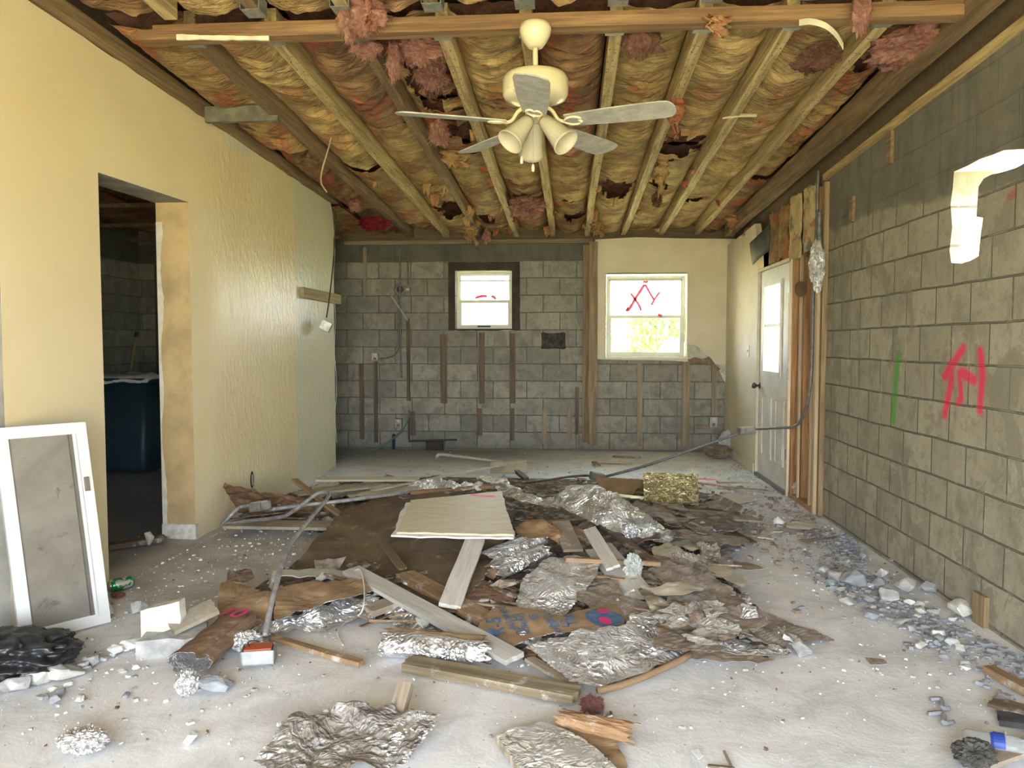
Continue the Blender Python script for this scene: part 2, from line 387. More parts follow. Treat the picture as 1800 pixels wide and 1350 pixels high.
# roof deck above everything (dark boards)
M_DECK = wood('roof_deck_wood', (.10, .07, .045), (.16, .11, .07), axis='X')
bm = bmesh.new()
zs = lambda y: zj(y)+.30
vv = [bm.verts.new(p) for p in ((-6.4, -4.2, zs(-3.2)), (2.32, -4.2, zs(-3.2)), (2.32, YB+.35, zs(YB+.35)), (-6.4, YB+.35, zs(YB+.35)))]  # rear overhang added as unseen porch shade; eaves trimmed to admit sun
bm.faces.new(vv); r_ = bmesh.ops.extrude_face_region(bm, geom=bm.faces[:]); bmesh.ops.translate(bm, verts=[x for x in r_['geom'] if isinstance(x, bmesh.types.BMVert)], vec=(0, 0, .06))
bmesh.ops.recalc_face_normals(bm, faces=bm.faces)
structure('ceiling', bm, M_DECK)
# outside: lawn, trees
def mat_lawn():
    m = MB('lawn'); v = m.co(); n = m.noise(v, 1.5, 6, .7); return m.set(m.mix(m.ramp(n, .3, .7), (.46, .37, .10), (.70, .58, .22)), .9)
structure('ground', boxbm(-60, 60, -60, 60, -.35, -.10), mat_lawn())
# ------------------------------------------------------------------ ceiling: plates, joists, beam, insulation
M_JOIST = wood('joist_wood', (.30, .21, .09), (.60, .47, .23), axis='Y')
M_JOISTD = wood('old_joist_wood', (.13, .085, .045), (.27, .18, .09), axis='Y')
M_BEAM = wood('beam_wood', (.14, .075, .035), (.33, .20, .09), axis='X')
M_STEEL = plain('galvanised_strap', (.33, .37, .36), .5, .6, var=.25, scale=30)
ORD = ['first', 'second', 'third', 'fourth', 'fifth', 'sixth', 'seventh', 'eighth', 'ninth', 'tenth', 'eleventh', 'twelfth']
XJ = [-1.93+.43*k for k in range(9)]+[1.83]
# infill boards added to stop light leaking between the walls and the roof deck
def sloped(x0, x1, ya, yb, za, zb, h):
    bm = bmesh.new()
    v = [bm.verts.new(p) for p in ((x0,ya,za(ya)),(x1,ya,za(ya)),(x1,yb,za(yb)),(x0,yb,za(yb)),(x0,ya,zb(ya)),(x1,ya,zb(ya)),(x1,yb,zb(yb)),(x0,yb,zb(yb)))]
    for f in ((0,3,2,1),(4,5,6,7),(0,1,5,4),(1,2,6,5),(2,3,7,6),(3,0,4,7)): bm.faces.new([v[i] for i in f])
    return bm
structure('trim_2', sloped(1.96, 2.12, -1.2, YB, ztopR, zs, 0), M_DECK)
structure('trim_3', sloped(XL-TL, XL-.06, -1.2, 8.0, ztopL, zs, 0), M_DECK)
structure('trim_4', boxbm(-6.4, 2.12, YB+.05, YB+.2, 2.525, 2.98), M_DECK)
structure('trim_5', sloped(XL-TL, 2.12, -1.4, -1.2, lambda y: 2.9, zs, 0), M_DECK)
structure('trim_6', sloped(-5.6, -5.4, -1.2, YB, lambda y: 2.95, zs, 0), M_DECK)
o = obj('wall_plate', sloped(1.895, 2.10, -1.0, 5.99, ztopR, lambda y: ztopR(y)+.045, 0), M_JOIST)
tag(o, 'rough wooden plate running along the top of the right block wall', 'wall plate')
o = obj('wall_plate', sloped(XL-.02, XL+.075, -1.0, 7.98, lambda y: ztopL(y)+.004, lambda y: ztopL(y)+.07, 0), M_JOISTD)
tag(o, 'brown wooden plate along the top of the cream left wall', 'wall plate')
o = obj('wall_plate', boxbm(-2.75, .28, YB-.05, YB+.09, 2.515, 2.56), wood('back_plate', (.16, .12, .08), (.30, .23, .15), axis='X'))
tag(o, 'horizontal wooden plate on top of the grey back block wall', 'wall plate')
# joists (each a thing) beyond and before the beam
def joist(x, ya, yb, wd, dz, seed, mat, twist=0.0):
    bm = bmesh.new(); n = 26; R = []
    for i in range(n+1):
        y = ya+(yb-ya)*i/n; xo = x+.010*N(y*.8, seed)+twist*(i/n-.5); z = zj(y)+dz+.006*N(y*1.1, seed+5)
        w_ = wd/2*(1+.08*N(y*3, seed+2))
        R.append([bm.verts.new(p) for p in ((xo-w_, y, z), (xo+w_, y, z), (xo+w_, y, z+.14), (xo-w_, y, z+.14))])
    for a, b in zip(R, R[1:]):
        for k in range(4): bm.faces.new((a[k], b[k], b[(k+1) % 4], a[(k+1) % 4]))
    bm.faces.new(R[0]); bm.faces.new(list(reversed(R[-1])))
    return obj('ceiling_joist', bm, mat)
def staples(o, x, ya, yb, seed):
    bm = bmesh.new(); r = random.Random(seed); y = ya+.2
    while y < yb-.1:
        z = zj(y)-.002
        for s in (-1, 1):
            a = r.uniform(0, 3.1); c = Vector((x+s*.014+r.uniform(-.004, .004), y+r.uniform(-.03, .03), z)); d = Vector((math.cos(a), math.sin(a), 0))*.011
            p = Vector((-d.y, d.x, 0))*.22
            bm.faces.new([bm.verts.new(q) for q in (c-d-p, c-d+p, c+d+p, c+d-p)])
        y += .085
    c = obj('staple_line', bm, plain('rusty_staple', (.05, .035, .03), .8), o)
    c['kind'] = 'stuff'
for k, x in enumerate(XJ):
    if k == 9: ya, yb, dz = 1.0, YB-.3, -.075
    else: ya, yb, dz = 3.86, YB, 0
    side = ('running beside the right block wall' if k == 9 else
            f'{ORD[k]} ceiling joist from the cream left wall, beyond the cross beam')
    o = joist(x, ya, yb, .062 if k != 9 else .09, dz, k*3.3, M_JOIST if k not in (0, 2, 9) else M_JOISTD, .02*math.sin(k*2))
    tag(o, 'long wooden joist '+side if k == 9 else side, 'joist', 'ceiling joists')
    if k not in (9,): staples(o, x, 3.9, YB, k)
    if k < 9:
        o = joist(x+.012*math.sin(k), 1.2, 3.68, .064, .015, k*5.1+40, M_JOISTD if k % 2 else M_JOIST)
        tag(o, f'{ORD[k]} of the short joist ends from the left wall, nearer than the cross beam', 'joist', 'ceiling joists')
# cross beam
bt = empty('cross_beam', (0, 3.77, 2.80), 'long brown wooden beam crossing the ceiling under the joists behind the fan', 'beam')
def beamseg(nm, x0, x1, y0, y1, z0, z1, mat, seed):
    bm = bmesh.new(); n = 44; R = []
    for i in range(n+1):
        x = x0+(x1-x0)*i/n; e = .006*N(x*2.2, seed); R.append([bm.verts.new(Vector(p)-Vector((0, 3.77, 2.80))) for p in ((x, y0+e, z0+e), (x, y1, z0-e), (x, y1, z1+e), (x, y0-e, z1))])
    for a, b in zip(R, R[1:]):
        for k in range(4): bm.faces.new((a[k], b[k], b[(k+1) % 4], a[(k+1) % 4]))
    bm.faces.new(R[0]); bm.faces.new(list(reversed(R[-1]))); return obj(nm, bm, mat, bt)
beamseg('lower_board', -2.12, 1.80, 3.715, 3.80, 2.795, 2.842, M_BEAM, 1)
beamseg('upper_board', -2.05, 1.92, 3.725, 3.79, 2.843, 2.868, wood('beam_wood_dark', (.13, .07, .032), (.27, .155, .07), axis='X'), 2)
# metal straps where the joists meet the beam
for k, x in enumerate(XJ[:9]):
    for s, nm in ((-1, 'in front of'), (1, 'behind')):
        if (k == 0 and s < 0): continue
        y = 3.77+s*.135; z = zj(y)+(.015 if s < 0 else 0)-.003
        bm = bmesh.new(); bx(bm, x-.045, x+.045, y-.05, y+.05, z-.002, z)
        for sx in (-1, 1): bx(bm, x+sx*.045-.0015, x+sx*.045+.0015, y-.05, y+.05, z, z+.07)
        o = obj('joist_hanger', bm, M_STEEL)
        tag(o, f'grey metal hanger {nm} the cross beam, {ORD[k]} from the left', 'bracket', 'joist hangers on the cross beam')
# kraft faced batts
def mat_kraft(name, a, b, pr=.6, yellow=0):
    m = MB(name); v = m.co(); n = m.noise(v, 5, 6, .65); f = m.noise(v, 40, 4, .6)
    wr = m.noise(m.co((5, 26, 10)), 1.0, 5, .6, 1.2)
    c = m.mix(m.ramp(n, .32, .68), a, b)
    # red printed lettering rows, worn
    pm = m.noise(m.co((3.2, 1.2, 2)), 1.6, 3, .5); ln = m.noise(m.co((28, 9, 10)), 1.5, 4, .7, .4)
    c = m.mix(m.math('MULTIPLY', m.math('MULTIPLY', m.ramp(pm, .46, .56), m.ramp(ln, .42, .55)), pr), c, (.38, .07, .04))
    c = m.mix(m.ramp(m.noise(v, 2.1, 5, .6), .58, .72, 0, .55), c, tuple(x*.45 for x in a))
    return m.set(c, .68, 0, m.bump(f, .2, .004, m.bump(wr, .9, .035)), .35)
M_KR = [mat_kraft('kraft_facing', (.17, .10, .042), (.45, .305, .125)), mat_kraft('kraft_facing_red', (.135, .07, .035), (.36, .215, .10), .85), mat_kraft('kraft_facing_pale', (.23, .15, .06), (.55, .395, .165), .35)]
def mat_fluff(name, a, b):
    m = MB(name); v = m.co(); n = m.noise(v, 9, 7, .75, 1.0); g = m.noise(v, 60, 5, .8, .8)
    return m.set(m.mix(m.ramp(n, .3, .7), a, b), 1.0, 0, m.bump(g, 1.0, .02, m.bump(n, .8, .03)), .05)
M_PINK = mat_fluff('pink_fibreglass', (.36, .13, .10), (.72, .42, .33)); M_PINKD = mat_fluff('dirty_fibreglass', (.16, .075, .055), (.38, .20, .15))
def wrinkle(x, y, s):
    """long folds across the bay, bowed, like paper pulled between staples"""
    wy = y+.10*N(x*3, y*.9, s)+.30*(x*x)*math.sin(s)
    a = noise.noise(Vector((x*2.0, wy*7.5, s))); b = noise.noise(Vector((x*4.2, wy*17, s+7)))
    g = .5+.8*N(x*1.5, y*1.1, s+20)
    return (1-abs(a)*2.8)*.042*g+(1-abs(b)*2.6)*.026*g+(1-abs(noise.noise(Vector((x*7, wy*34, s+11))))*2.6)*.009
def batt(x0, x1, ya, yb, seed, mat, sag=.05, tears=(), torn=0, zoff=.115):
    t = empty('insulation_batt', ((x0+x1)/2, ya, zj(ya)+zoff))
    nx = 18; ny = max(8, int((yb-ya)/.017)); bm = bmesh.new(); G = {}
    w_ = x1-x0; ox, oy, oz = t.location
    for j in range(ny+1):
        y = ya+(yb-ya)*j/ny
        sg = sag*(.75+.6*N(seed, y*.9)); ed = min(1, (y-ya)/.15, (yb-y)/.15)
        for i in range(nx+1):
            u = i/nx; x = x0+w_*u; k = 1-(2*u-1)**2
            end = min(j, ny-j)
            yy = y+(.05*N(x*9, seed*2.3) if end < 4 else 0)
            z = zj(yy)+zoff-sg*k**.6-wrinkle(x*1.0, yy, seed)*(.35+.65*k)-.02*N(x*5, yy*2.2, seed)*k
            G[i, j] = bm.verts.new((x-ox, yy-oy, z-oz))
    for j in range(ny):
        for i in range(nx):
            cx = x0+w_*(i+.5)/nx; cy = ya+(yb-ya)*(j+.5)/ny
            if any(((cx-a)/r1)**2+((cy-b)/r2)**2+1.3*N(cx*12, cy*8, seed) < 1 for a, b, r1, r2 in tears): continue
            bm.faces.new((G[i, j], G[i, j+1], G[i+1, j+1], G[i+1, j]))
    obj('kraft_facing', bm, mat, t, True)
    bm = bmesh.new(); n2 = max(4, int((yb-ya)/.06)); R = []
    for j in range(n2+1):
        y = ya+(yb-ya)*j/n2
        R.append([bm.verts.new((x0+w_*i/8-ox, y-oy, zj(y)+zoff+.03+.03*N(i*1.3, y*7, seed)-oz)) for i in range(9)])
    for a, b in zip(R, R[1:]):
        for i in range(8): bm.faces.new((a[i], b[i], b[i+1], a[i+1]))
    obj('fibreglass', bm, M_PINKD, t, True)
    return t
cuts = {0: [5.9], 1: [6.4, 8.6], 2: [5.4, 7.9], 3: [5.2, 6.1, 7.6], 4: [6.9], 5: [6.15, 7.75], 6: [5.2, 7.2], 7: [6.3, 8.1], 8: [6.7], 9: [7.0]}
tearsd = {1: [(-1.35, 8.9, .14, .3)], 3: [(-.85, 4.6, .13, .5), (-.80, 5.6, .1, .3), (-.9, 8.5, .1, .2)], 4: [(-.45, 7.9, .13, .45)], 5: [(.0, 7.75, .1, .1), (.05, 8.6, .12, .2)],
          6: [(.42, 7.3, .15, .25)], 7: [(.88, 6.1, .17, .28), (.82, 7.1, .08, .12)], 8: [(1.25, 7.9, .1, .12)], 2: [(-1.2, 8.0, .14, .3)], 9: [(1.7, 4.4, .1, .3)]}
bays = [(-2.40, XJ[0])]+[(XJ[i], XJ[i+1]) for i in range(9)]
bayname = [f'in the {ORD[i]} bay from the left' for i in range(10)]
for k, (xa, xb) in enumerate(bays):
    ys = [3.84]+cuts[k]+[YB+.03]
    for q in range(len(ys)-1):
        where = bayname[k]
        pos = '' if len(ys) == 2 else (', nearest the beam' if q == 0 else (', nearest the back wall' if q == len(ys)-2 else (', second from the beam' if q == 1 else ', third from the beam')))
        t = batt(xa+.033, xb-.033, ys[q]+.006, ys[q+1]-.004, k*2.7+q*11.3, M_KR[(k*2+q) % 3 if k not in (6, 7, 8) else 2], .055+.02*((k+q) % 3), tearsd.get(k, ()), zoff=.105+.012*((k*5+q*3) % 4))
        tag(t, f'wrinkled paper batt {where}{pos}', 'insulation', 'paper-faced insulation batts in the ceiling')
    t = batt(xa+.033, xb-.033, 1.2, 3.70, k*4.1+60, M_KR[(k+1) % 3], .06, [((xa+xb)/2, 3.2, .1, .3)] if k in (0, 4, 8) else ())
    tag(t, f'dusty paper batt {where}, in front of the beam', 'insulation', 'paper-faced insulation batts in the ceiling')
# alcove and side room ceiling
t = batt(-3.4, -2.43, 8.05, YB, 91, M_KR[0], .03); tag(t, 'brown paper batt over the dark kitchen alcove behind the left wall', 'insulation', 'paper-faced insulation batts in the ceiling')
for i, (a, b) in enumerate(((-5.3, -4.6), (-4.55, -3.85), (-3.8, -3.1))):
    t = batt(a, b, 5.5, YB, 70+i, M_KR[i % 3], .06); tag(t, f'{ORD[i]} from the left of the dark batts seen through the doorway', 'insulation', 'paper-faced insulation batts in the ceiling')
for i, y in enumerate((7.2, 8.2, 9.1)):
    o = obj('ceiling_batten', boxbm(-5.4, -2.75, y, y+.09, 2.56+.03*(2-i), 2.60+.03*(2-i)), M_JOISTD)
    tag(o, ('nearest', 'middle', 'farthest')[i]+' of three dark battens under the side room ceiling', 'batten', 'battens in the side room')
# hanging tufts and flaps
def tuft(c, sz, seed, mat=None, label=None, elong=1.0, group='pink insulation tufts hanging from the ceiling'):
    bm = bmesh.new(); bmesh.ops.create_icosphere(bm, subdivisions=5, radius=1)
    for v in bm.verts:
        p = v.co.copy(); d = 1+.42*noise.fractal(p*1.7+Vector((seed, 0, 0)), .8, 2.1, 6)+.07*noise.noise(p*16+Vector((0, seed, 0)))+.3*max(0, -p.z)*noise.noise(Vector((p.x*7, p.y*7, seed)))*2
        v.co = Vector((p.x*sz[0]*d, p.y*sz[1]*d, p.z*sz[2]*d))
        v.co.x += .35*sz[0]*noise.noise(Vector((p.z*2, seed, 0)))*elong
    rr_ = random.Random(int(seed*10)); vs_ = list(bm.verts)
    for _ in range(420):
        q = rr_.choice(vs_).co.copy(); L = min(sz)*rr_.uniform(.25, .8); dv = (Vector((q.x/sz[0]**2, q.y/sz[1]**2, q.z/sz[2]**2)).normalized()+Vector((rr_.uniform(-.9, .9), rr_.uniform(-.9, .9), rr_.uniform(-1.1, .5)))).normalized(); sd2 = dv.orthogonal().normalized()*.0011
        k1 = q+dv*L*.6+Vector((rr_.uniform(-1, 1), rr_.uniform(-1, 1), rr_.uniform(-1, .3)))*L*.25; k2 = k1+(dv+Vector((rr_.uniform(-1, 1), rr_.uniform(-1, 1), -.5)))*L*.4
        a1, a2, b1, b2, e_ = (bm.verts.new(x_) for x_ in (q-sd2, q+sd2, k1-sd2, k1+sd2, k2)); bm.faces.new((a1, a2, b2, b1)); bm.faces.new((b1, b2, e_))
    o = obj('insulation_tuft', bm, mat or M_PINK, None, True, Vector(c))
    return tag(o, label, 'insulation', group)
def ctuft(u, v, y, sz, seed, label, mat=None):
    p = on(u, v, 1, y); return tuft(p, sz, seed, mat, label)
ctuft(645, 22, 3.6, (.075, .05, .08), 1, 'pink fluff with torn brown paper hanging before the beam, left of fan')
ctuft(612, 30, 3.66, (.045, .04, .09), 2.2, 'small pale pink wisp hanging at the beam, left of fan')
ctuft(692, 108, 4.0, (.035, .04, .085), 3, 'narrow pink tuft dangling behind the beam left of the fan')
ctuft(735, 88, 4.15, (.13, .12, .06), 4, 'largest pink tuft, bulging behind the beam left of the fan')
ctuft(762, 135, 4.6, (.085, .18, .06), 5, 'pink tuft trailing beside the joist left of the fan motor')
ctuft(772, 232, 5.2, (.06, .10, .075), 6, 'dark pink tuft above the left lower fan blade tip')
ctuft(645, 85, 4.0, (.07, .06, .04), 7, 'reddish fluff under the beam at the left, beside a hanger')
ctuft(925, 362, 7.7, (.16, .25, .08), 8, 'pink fluff bursting through paper above the small window')
ctuft(1130, 70, 3.9, (.09, .05, .07), 9, 'brown pink fluff under the beam right of the fan', M_PINKD)
ctuft(1515, 18, 3.6, (.035, .03, .11), 10, 'bright pink tuft hanging before the beam at the right')
ctuft(1590, 85, 4.2, (.16, .25, .05), 11, 'pale pink batt of fluff sagging at the upper right')
ctuft(1440, 100, 4.2, (.10, .15, .04), 12, 'red pink fluff showing behind the curved strip at right', M_PINKD)
ctuft(658, 392, 8.3, (.15, .12, .06), 13, 'dark red fluff above the kitchen alcove corner', mat_fluff('red_fluff', (.16, .015, .025), (.42, .05, .07)))
ctuft(625, 360, 7.6, (.05, .08, .05), 14, 'small pink fluff near the far end of the left wall')
ctuft(855, 415, 8.9, (.045, .03, .075), 15, 'small pink curl hanging over the small window')
ctuft(1320, 408, 8.4, (.06, .12, .05), 16, 'pink fluff in the corner above the door')
ctuft(1155, 350, 7.3, (.04, .12, .06), 17, 'dark pink wisp in the torn gap right of the fan', M_PINKD)
# ragged paper flaps hanging from the batts
def flap(u, v, y, w_, h, seed, label, mat=None, curl=.06):
    p = on(u, v, 1, y); bm = bmesh.new(); nx, nz = 14, 16; G = []
    for j in range(nz+1):
        row = []
        for i in range(nx+1):
            a = (i/nx-.5)*w_*(1-.45*j/nz*abs(math.sin(seed)))+.02*N(j*.4, seed)*3; d = -h*j/nz*(1+.35*N(i*.5, seed*2) if j > nz-5 else 1)
            row.append(bm.verts.new((a, curl*math.sin(j/nz*2.6+seed)*N(i*.2, seed)*2+.018*N(i*.6, j*.5, seed), d)))
        G.append(row)
    for j in range(nz):
        for i in range(nx): bm.faces.new((G[j][i], G[j][i+1], G[j+1][i+1], G[j+1][i]))
    o = obj('paper_flap', bm, mat or M_KR[2], None, True, p)
    o.rotation_euler = (.15*math.sin(seed*3), 0, seed)
    md = o.modifiers.new('s', 'SOLIDIFY'); md.thickness = .0015
    return tag(o, label, 'paper', 'torn paper flaps hanging from the ceiling')
flap(1190, 175, 4.85, .10, .22, 1.0, 'red printed paper flap hanging behind the right fan blade', M_KR[1])
flap(645, 0, 3.60, .16, .14, 2.0, 'printed brown paper flap with a ragged edge before the beam, left', M_KR[1])
flap(828, 395, 8.7, .14, .20, .3, 'pale paper flap over the small window top left', M_KR[2])
flap(800, 265, 6.0, .22, .12, .5, 'yellow brown paper flap below the lower left fan blade', M_KR[2])
flap(1165, 285, 6.4, .10, .25, .8, 'paper flap dangling beside the dark hole right of the fan', M_KR[2])
flap(1288, 378, 8.2, .10, .18, .9, 'dark paper scrap dangling above the large window right corner', M_KR[0])
flap(1050, 390, 8.6, .12, .14, .2, 'curled paper scrap hanging above the wooden post', M_KR[2])
flap(1265, 30, 3.62, .14, .08, .6, 'short paper scrap under a joist before the beam at right', M_KR[0])
R0 = random.Random(21)
for i in range(34):
    b_ = R0.randrange(1, 9); xa, xb = bays[b_]; y = R0.uniform(5.2, 9.2)**1.0; y = max(y, R0.uniform(5.0, 9.2)); x = R0.choice((xa+.05, xb-.05, (xa+xb)/2)) ; bm = bmesh.new(); w_, h_, sd_ = R0.uniform(.05, .13), R0.uniform(.04, .11), R0.uniform(0, 9); G = []
    for j in range(9): G.append([bm.verts.new(((k/8-.5)*w_*(1-.05*j)+.01*N(j*.5, sd_), .05*math.sin(j*.35)*N(k*.25, sd_)*1.5, -h_*j/8*(1+.5*N(k*.7, sd_)))) for k in range(9)])
    for j in range(8):
        for k in range(8): bm.faces.new((G[j][k], G[j][k+1], G[j+1][k+1], G[j+1][k]))
    o = obj('paper_shred', bm, M_KR[i % 3], None, True, (x, y, zj(y)+.05)); o.rotation_euler = (R0.uniform(-.4, .4), 0, R0.uniform(-1, 1)); o.modifiers.new('s', 'SOLIDIFY').thickness = .0015
    tag(o, 'small torn paper shred hanging among the ceiling batts beyond the fan', 'paper', 'small shreds hanging from the far ceiling')
# curved off white strip at the beam, white wood strip, cross stick
bm = bmesh.new(); pts = smoothpath([on(u, v, 1, y) for u, v, y in ((1405,40,3.66),(1425,38,3.62),(1450,45,3.6),(1470,62,3.62),(1482,82,3.66))], 6)
R = []
for p in pts: R.append((bm.verts.new(p+Vector((0, 0, .014))), bm.verts.new(p-Vector((0, 0, .014)))))
for a, b in zip(R, R[1:]): bm.faces.new((a[0], b[0], b[1], a[1]))
M_OFFW = plain('off_white_paint', (.62, .57, .44), .6, var=.15)
o = obj('paper_tape', bm, M_OFFW); o.modifiers.new('s', 'SOLIDIFY').thickness = .002
tag(o, 'curved off-white strip curling down from the beam at the right', 'strip')
bm = bmesh.new(); a = on(312, 67, 1, 3.70); b = on(474, 68, 1, 3.70)
out_ = ragged([Vector((a.x, a.z-.012)), Vector((b.x, b.z-.012)), Vector((b.x, b.z+.010)), Vector((a.x, a.z+.014))], .03, .006, 4)
o = obj('painted_strip', plate(out_, [], lambda p, q, t: Vector((p, 3.70-t, q)), .012), plain('cream_wood', (.66, .62, .48), .6, var=.2))
tag(o, 'cream painted wooden strip nailed on the front of the beam, at left', 'strip')
p0 = on(388, 210, 1, 5.0); p1 = on(490, 214, 1, 5.0)
o = obj('blocking_board', boxbm(p0.x-.1, p1.x, 4.98, 5.02, p0.z-.02, p0.z+.08), plain('grey_old_board', (.15, .145, .11), .9, var=.3, scale=12)); tag(o, 'short grey blocking board beside the left wall under the joists', 'board')
bm = bmesh.new(); tube(bm, smoothpath([on(u, v, 1, y) for u, v, y in ((598,222,5.6),(585,235,5.6),(577,262,5.6),(566,300,5.6),(565,322,5.6),(575,338,5.6))], 5), .006, 6)
o = obj('ceiling_wire', bm, plain('tan_wire', (.38, .28, .16), .6)); tag(o, 'thin tan wire hanging from a joist near the left wall', 'wire')
p = on(602, 220, 1, 5.6); o = obj('splinter', boxbm(p.x-.03, p.x+.03, 5.55, 5.62, p.z-.01, p.z+.015), M_OFFW); tag(o, 'pale splinter sticking to the joist where the tan wire hangs', 'splinter')
p0 = on(1270, 208, 1, 5.2); p1 = on(1330, 203, 1, 5.2)
bm = bmesh.new(); tube(bm, [p0, (p0+p1)/2+Vector((0, 0, .01)), p1], [.006, .012, .010], 5); o = obj('splinter', bm, plain('pale_splinter', (.55, .47, .30), .8)); tag(o, 'pale splinter jutting sideways from the eighth joist right of the fan', 'splinter')
# ------------------------------------------------------------------ ceiling fan
M_FANW = MB('fan_enamel'); _v = M_FANW.co(); _n = M_FANW.noise(_v, 20, 6, .7)
M_FANW = M_FANW.set(M_FANW.mix(M_FANW.ramp(_n, .60, .72), (.70, .64, .44), (.36, .32, .22)), .28, 0, None, .5)
M_BLADE = MB('dusty_blade'); _v = M_BLADE.co(); _n = M_BLADE.noise(_v, 14, 7, .7)
M_BLADE = M_BLADE.set(M_BLADE.mix(M_BLADE.ramp(_n, .35, .7), (.30, .30, .27), (.47, .46, .41)), .6)
M_SHADE = MB('ribbed_glass'); M_SHADE = M_SHADE.set((.62, .58, .44), .35, 0, None, .5, **{'Transmission Weight': .25})
hub = Vector((-.145, 3.68, 2.44))
hub = on(941, 190, 1, 3.70)
fan = empty('ceiling_fan', (hub.x, 3.70, 2.80), 'cream five-bladed ceiling fan with three bell lamps, hanging from the beam', 'fan')
def floc(nm, bm, mat, smooth=True, par=None):
    for v in bm.verts: v.co -= Vector((hub.x, 3.70, 2.80)) if par is None else Vector((0, 0, 0))
    return obj(nm, bm, mat, par or fan, smooth)
def T(x, y, z): return Matrix.Translation((x, y, z))
cz = on(941, 85, 1, 3.70).z
bm = bmesh.new(); lathe(bm, [(.02, cz), (.035, cz+.004), (.055, cz+.03), (.072, cz+.062), (.076, cz+.085), (.070, cz+.108), (.05, cz+.115)], 32, T(hub.x, 3.70, 0)); floc('canopy', bm, M_FANW)
mz0, mz1 = on(941, 178, 1, 3.70).z, on(941, 129, 1, 3.70).z
bm = bmesh.new(); lathe(bm, [(.0125, mz1), (.0125, cz+.02)], 16, T(hub.x, 3.70, 0)); lathe(bm, [(.02, mz1), (.02, mz1+.03)], 16, T(hub.x, 3.70, 0)); floc('downrod', bm, M_FANW)
bm = bmesh.new(); h = mz1-mz0; lathe(bm, [(.06, mz0-.004), (.11, mz0), (.145, mz0+.012), (.155, mz0+.03), (.155, mz1-.035), (.145, mz1-.014), (.11, mz1-.003), (.03, mz1)], 48, T(hub.x, 3.70, 0)); floc('motor_housing', bm, M_FANW)
sz0 = on(941, 203, 1, 3.70).z
bm = bmesh.new(); lathe(bm, [(.03, sz0-.012), (.044, sz0-.008), (.048, sz0), (.048, mz0-.015), (.040, mz0)], 32, T(hub.x, 3.70, 0)); floc('switch_housing', bm, M_FANW)
BZ = 2.345
for k, a in enumerate((270, 342, 54, 126, 198)):
    an = math.radians(a+1); d = Vector((math.cos(an), math.sin(an), 0)); s = Vector((-d.y, d.x, 0)); pt = math.radians(-11)
    sp_ = (s*math.cos(pt)+Vector((0, 0, 1))*math.sin(pt)); nn = d.cross(sp_)
    base = Vector((hub.x, 3.70, BZ)); bm = bmesh.new()
    prof = [(.155, .052), (.20, .057), (.35, .070), (.50, .075), (.60, .076), (.635, .068), (.652, .046), (.66, .02)]
    pts = [(r_, w_) for r_, w_ in prof]+[(r_, -w_) for r_, w_ in reversed(prof)]
    topv = [bm.verts.new(base+d*r_+sp_*w_+nn*.003) for r_, w_ in pts]; botv = [bm.verts.new(base+d*r_+sp_*w_-nn*.003) for r_, w_ in pts]
    bm.faces.new(topv); bm.faces.new(list(reversed(botv)))
    for i in range(len(pts)): bm.faces.new((topv[i], topv[(i+1) % len(pts)], botv[(i+1) % len(pts)], botv[i]))
    bmesh.ops.recalc_face_normals(bm, faces=bm.faces)
    bl = floc('blade', bm, M_BLADE, False)
    bm = bmesh.new()   # iron: arm plus open heart loop
    P = lambda r_, w_, z: base+d*r_+sp_*w_+nn*(-.006)+Vector((0, 0, z))-Vector((hub.x, 3.70, 2.80))
    tube(bm, smoothpath([P(.05, 0, .08), P(.085, 0, .055), (P(.115, 0, .012)), P(.15, 0, 0)], 5), .009, 8)
    loop = [P(.14, 0, 0), P(.165, .030, 0), P(.20, .036, 0), P(.225, .016, 0), P(.212, 0, 0), P(.225, -.016, 0), P(.20, -.036, 0), P(.165, -.030, 0), P(.14, 0, 0)]
    tube(bm, smoothpath(loop, 4), .0055, 6)
    obj('blade_iron', bm, M_FANW, fan, True)
def lampdir(u, v, y):
    return on(u, v, 1, y)
for (u0, v0, y0, u1, v1, y1) in ((933,207,3.66,903,242,3.60), (952,207,3.66,988,244,3.60), (942,208,3.74,935,262,3.88)):
    a = on(u0, v0, 1, y0); b = on(u1, v1, 1, y1); ax = (b-a); L = ax.length; q = ax.to_track_quat('Z', 'Y').to_matrix().to_4x4(); M = Matrix.Translation(a) @ q
    bm = bmesh.new(); lathe(bm, [(.012, -.02), (.021, 0), (.023, .018), (.012, .022)], 20, M); hs = floc('lamp_holder', bm, M_FANW)
    bm = bmesh.new(); n = 48; rings = []
    for i in range(13):
        t = i/12; r_ = .026+.033*t**.8+(.006*(t-.85)/.15 if t > .85 else 0)
        rings.append([bm.verts.new(M @ Vector(((r_+.0013*math.cos(24*2*math.pi*k2/n*1.0))*math.cos(2*math.pi*k2/n), (r_+.0013*math.cos(k2*math.pi))*math.sin(2*math.pi*k2/n), .012+t*(L+.02)))) for k2 in range(n)])
    for ra, rb in zip(rings, rings[1:]):
        for k2 in range(n): bm.faces.new((ra[k2], ra[(k2+1) % n], rb[(k2+1) % n], rb[k2]))
    sh = floc('lamp_shade', bm, M_SHADE); sh.modifiers.new('s', 'SOLIDIFY').thickness = .003
    bm = bmesh.new(); bmesh.ops.create_uvsphere(bm, u_segments=16, v_segments=10, radius=.022)
    for v in bm.verts: v.co = M @ Vector((v.co.x, v.co.y, v.co.z*1.3+L*.72))
    floc('bulb', bm, plain('bulb_glass', (.72, .70, .60), .2, var=.02))
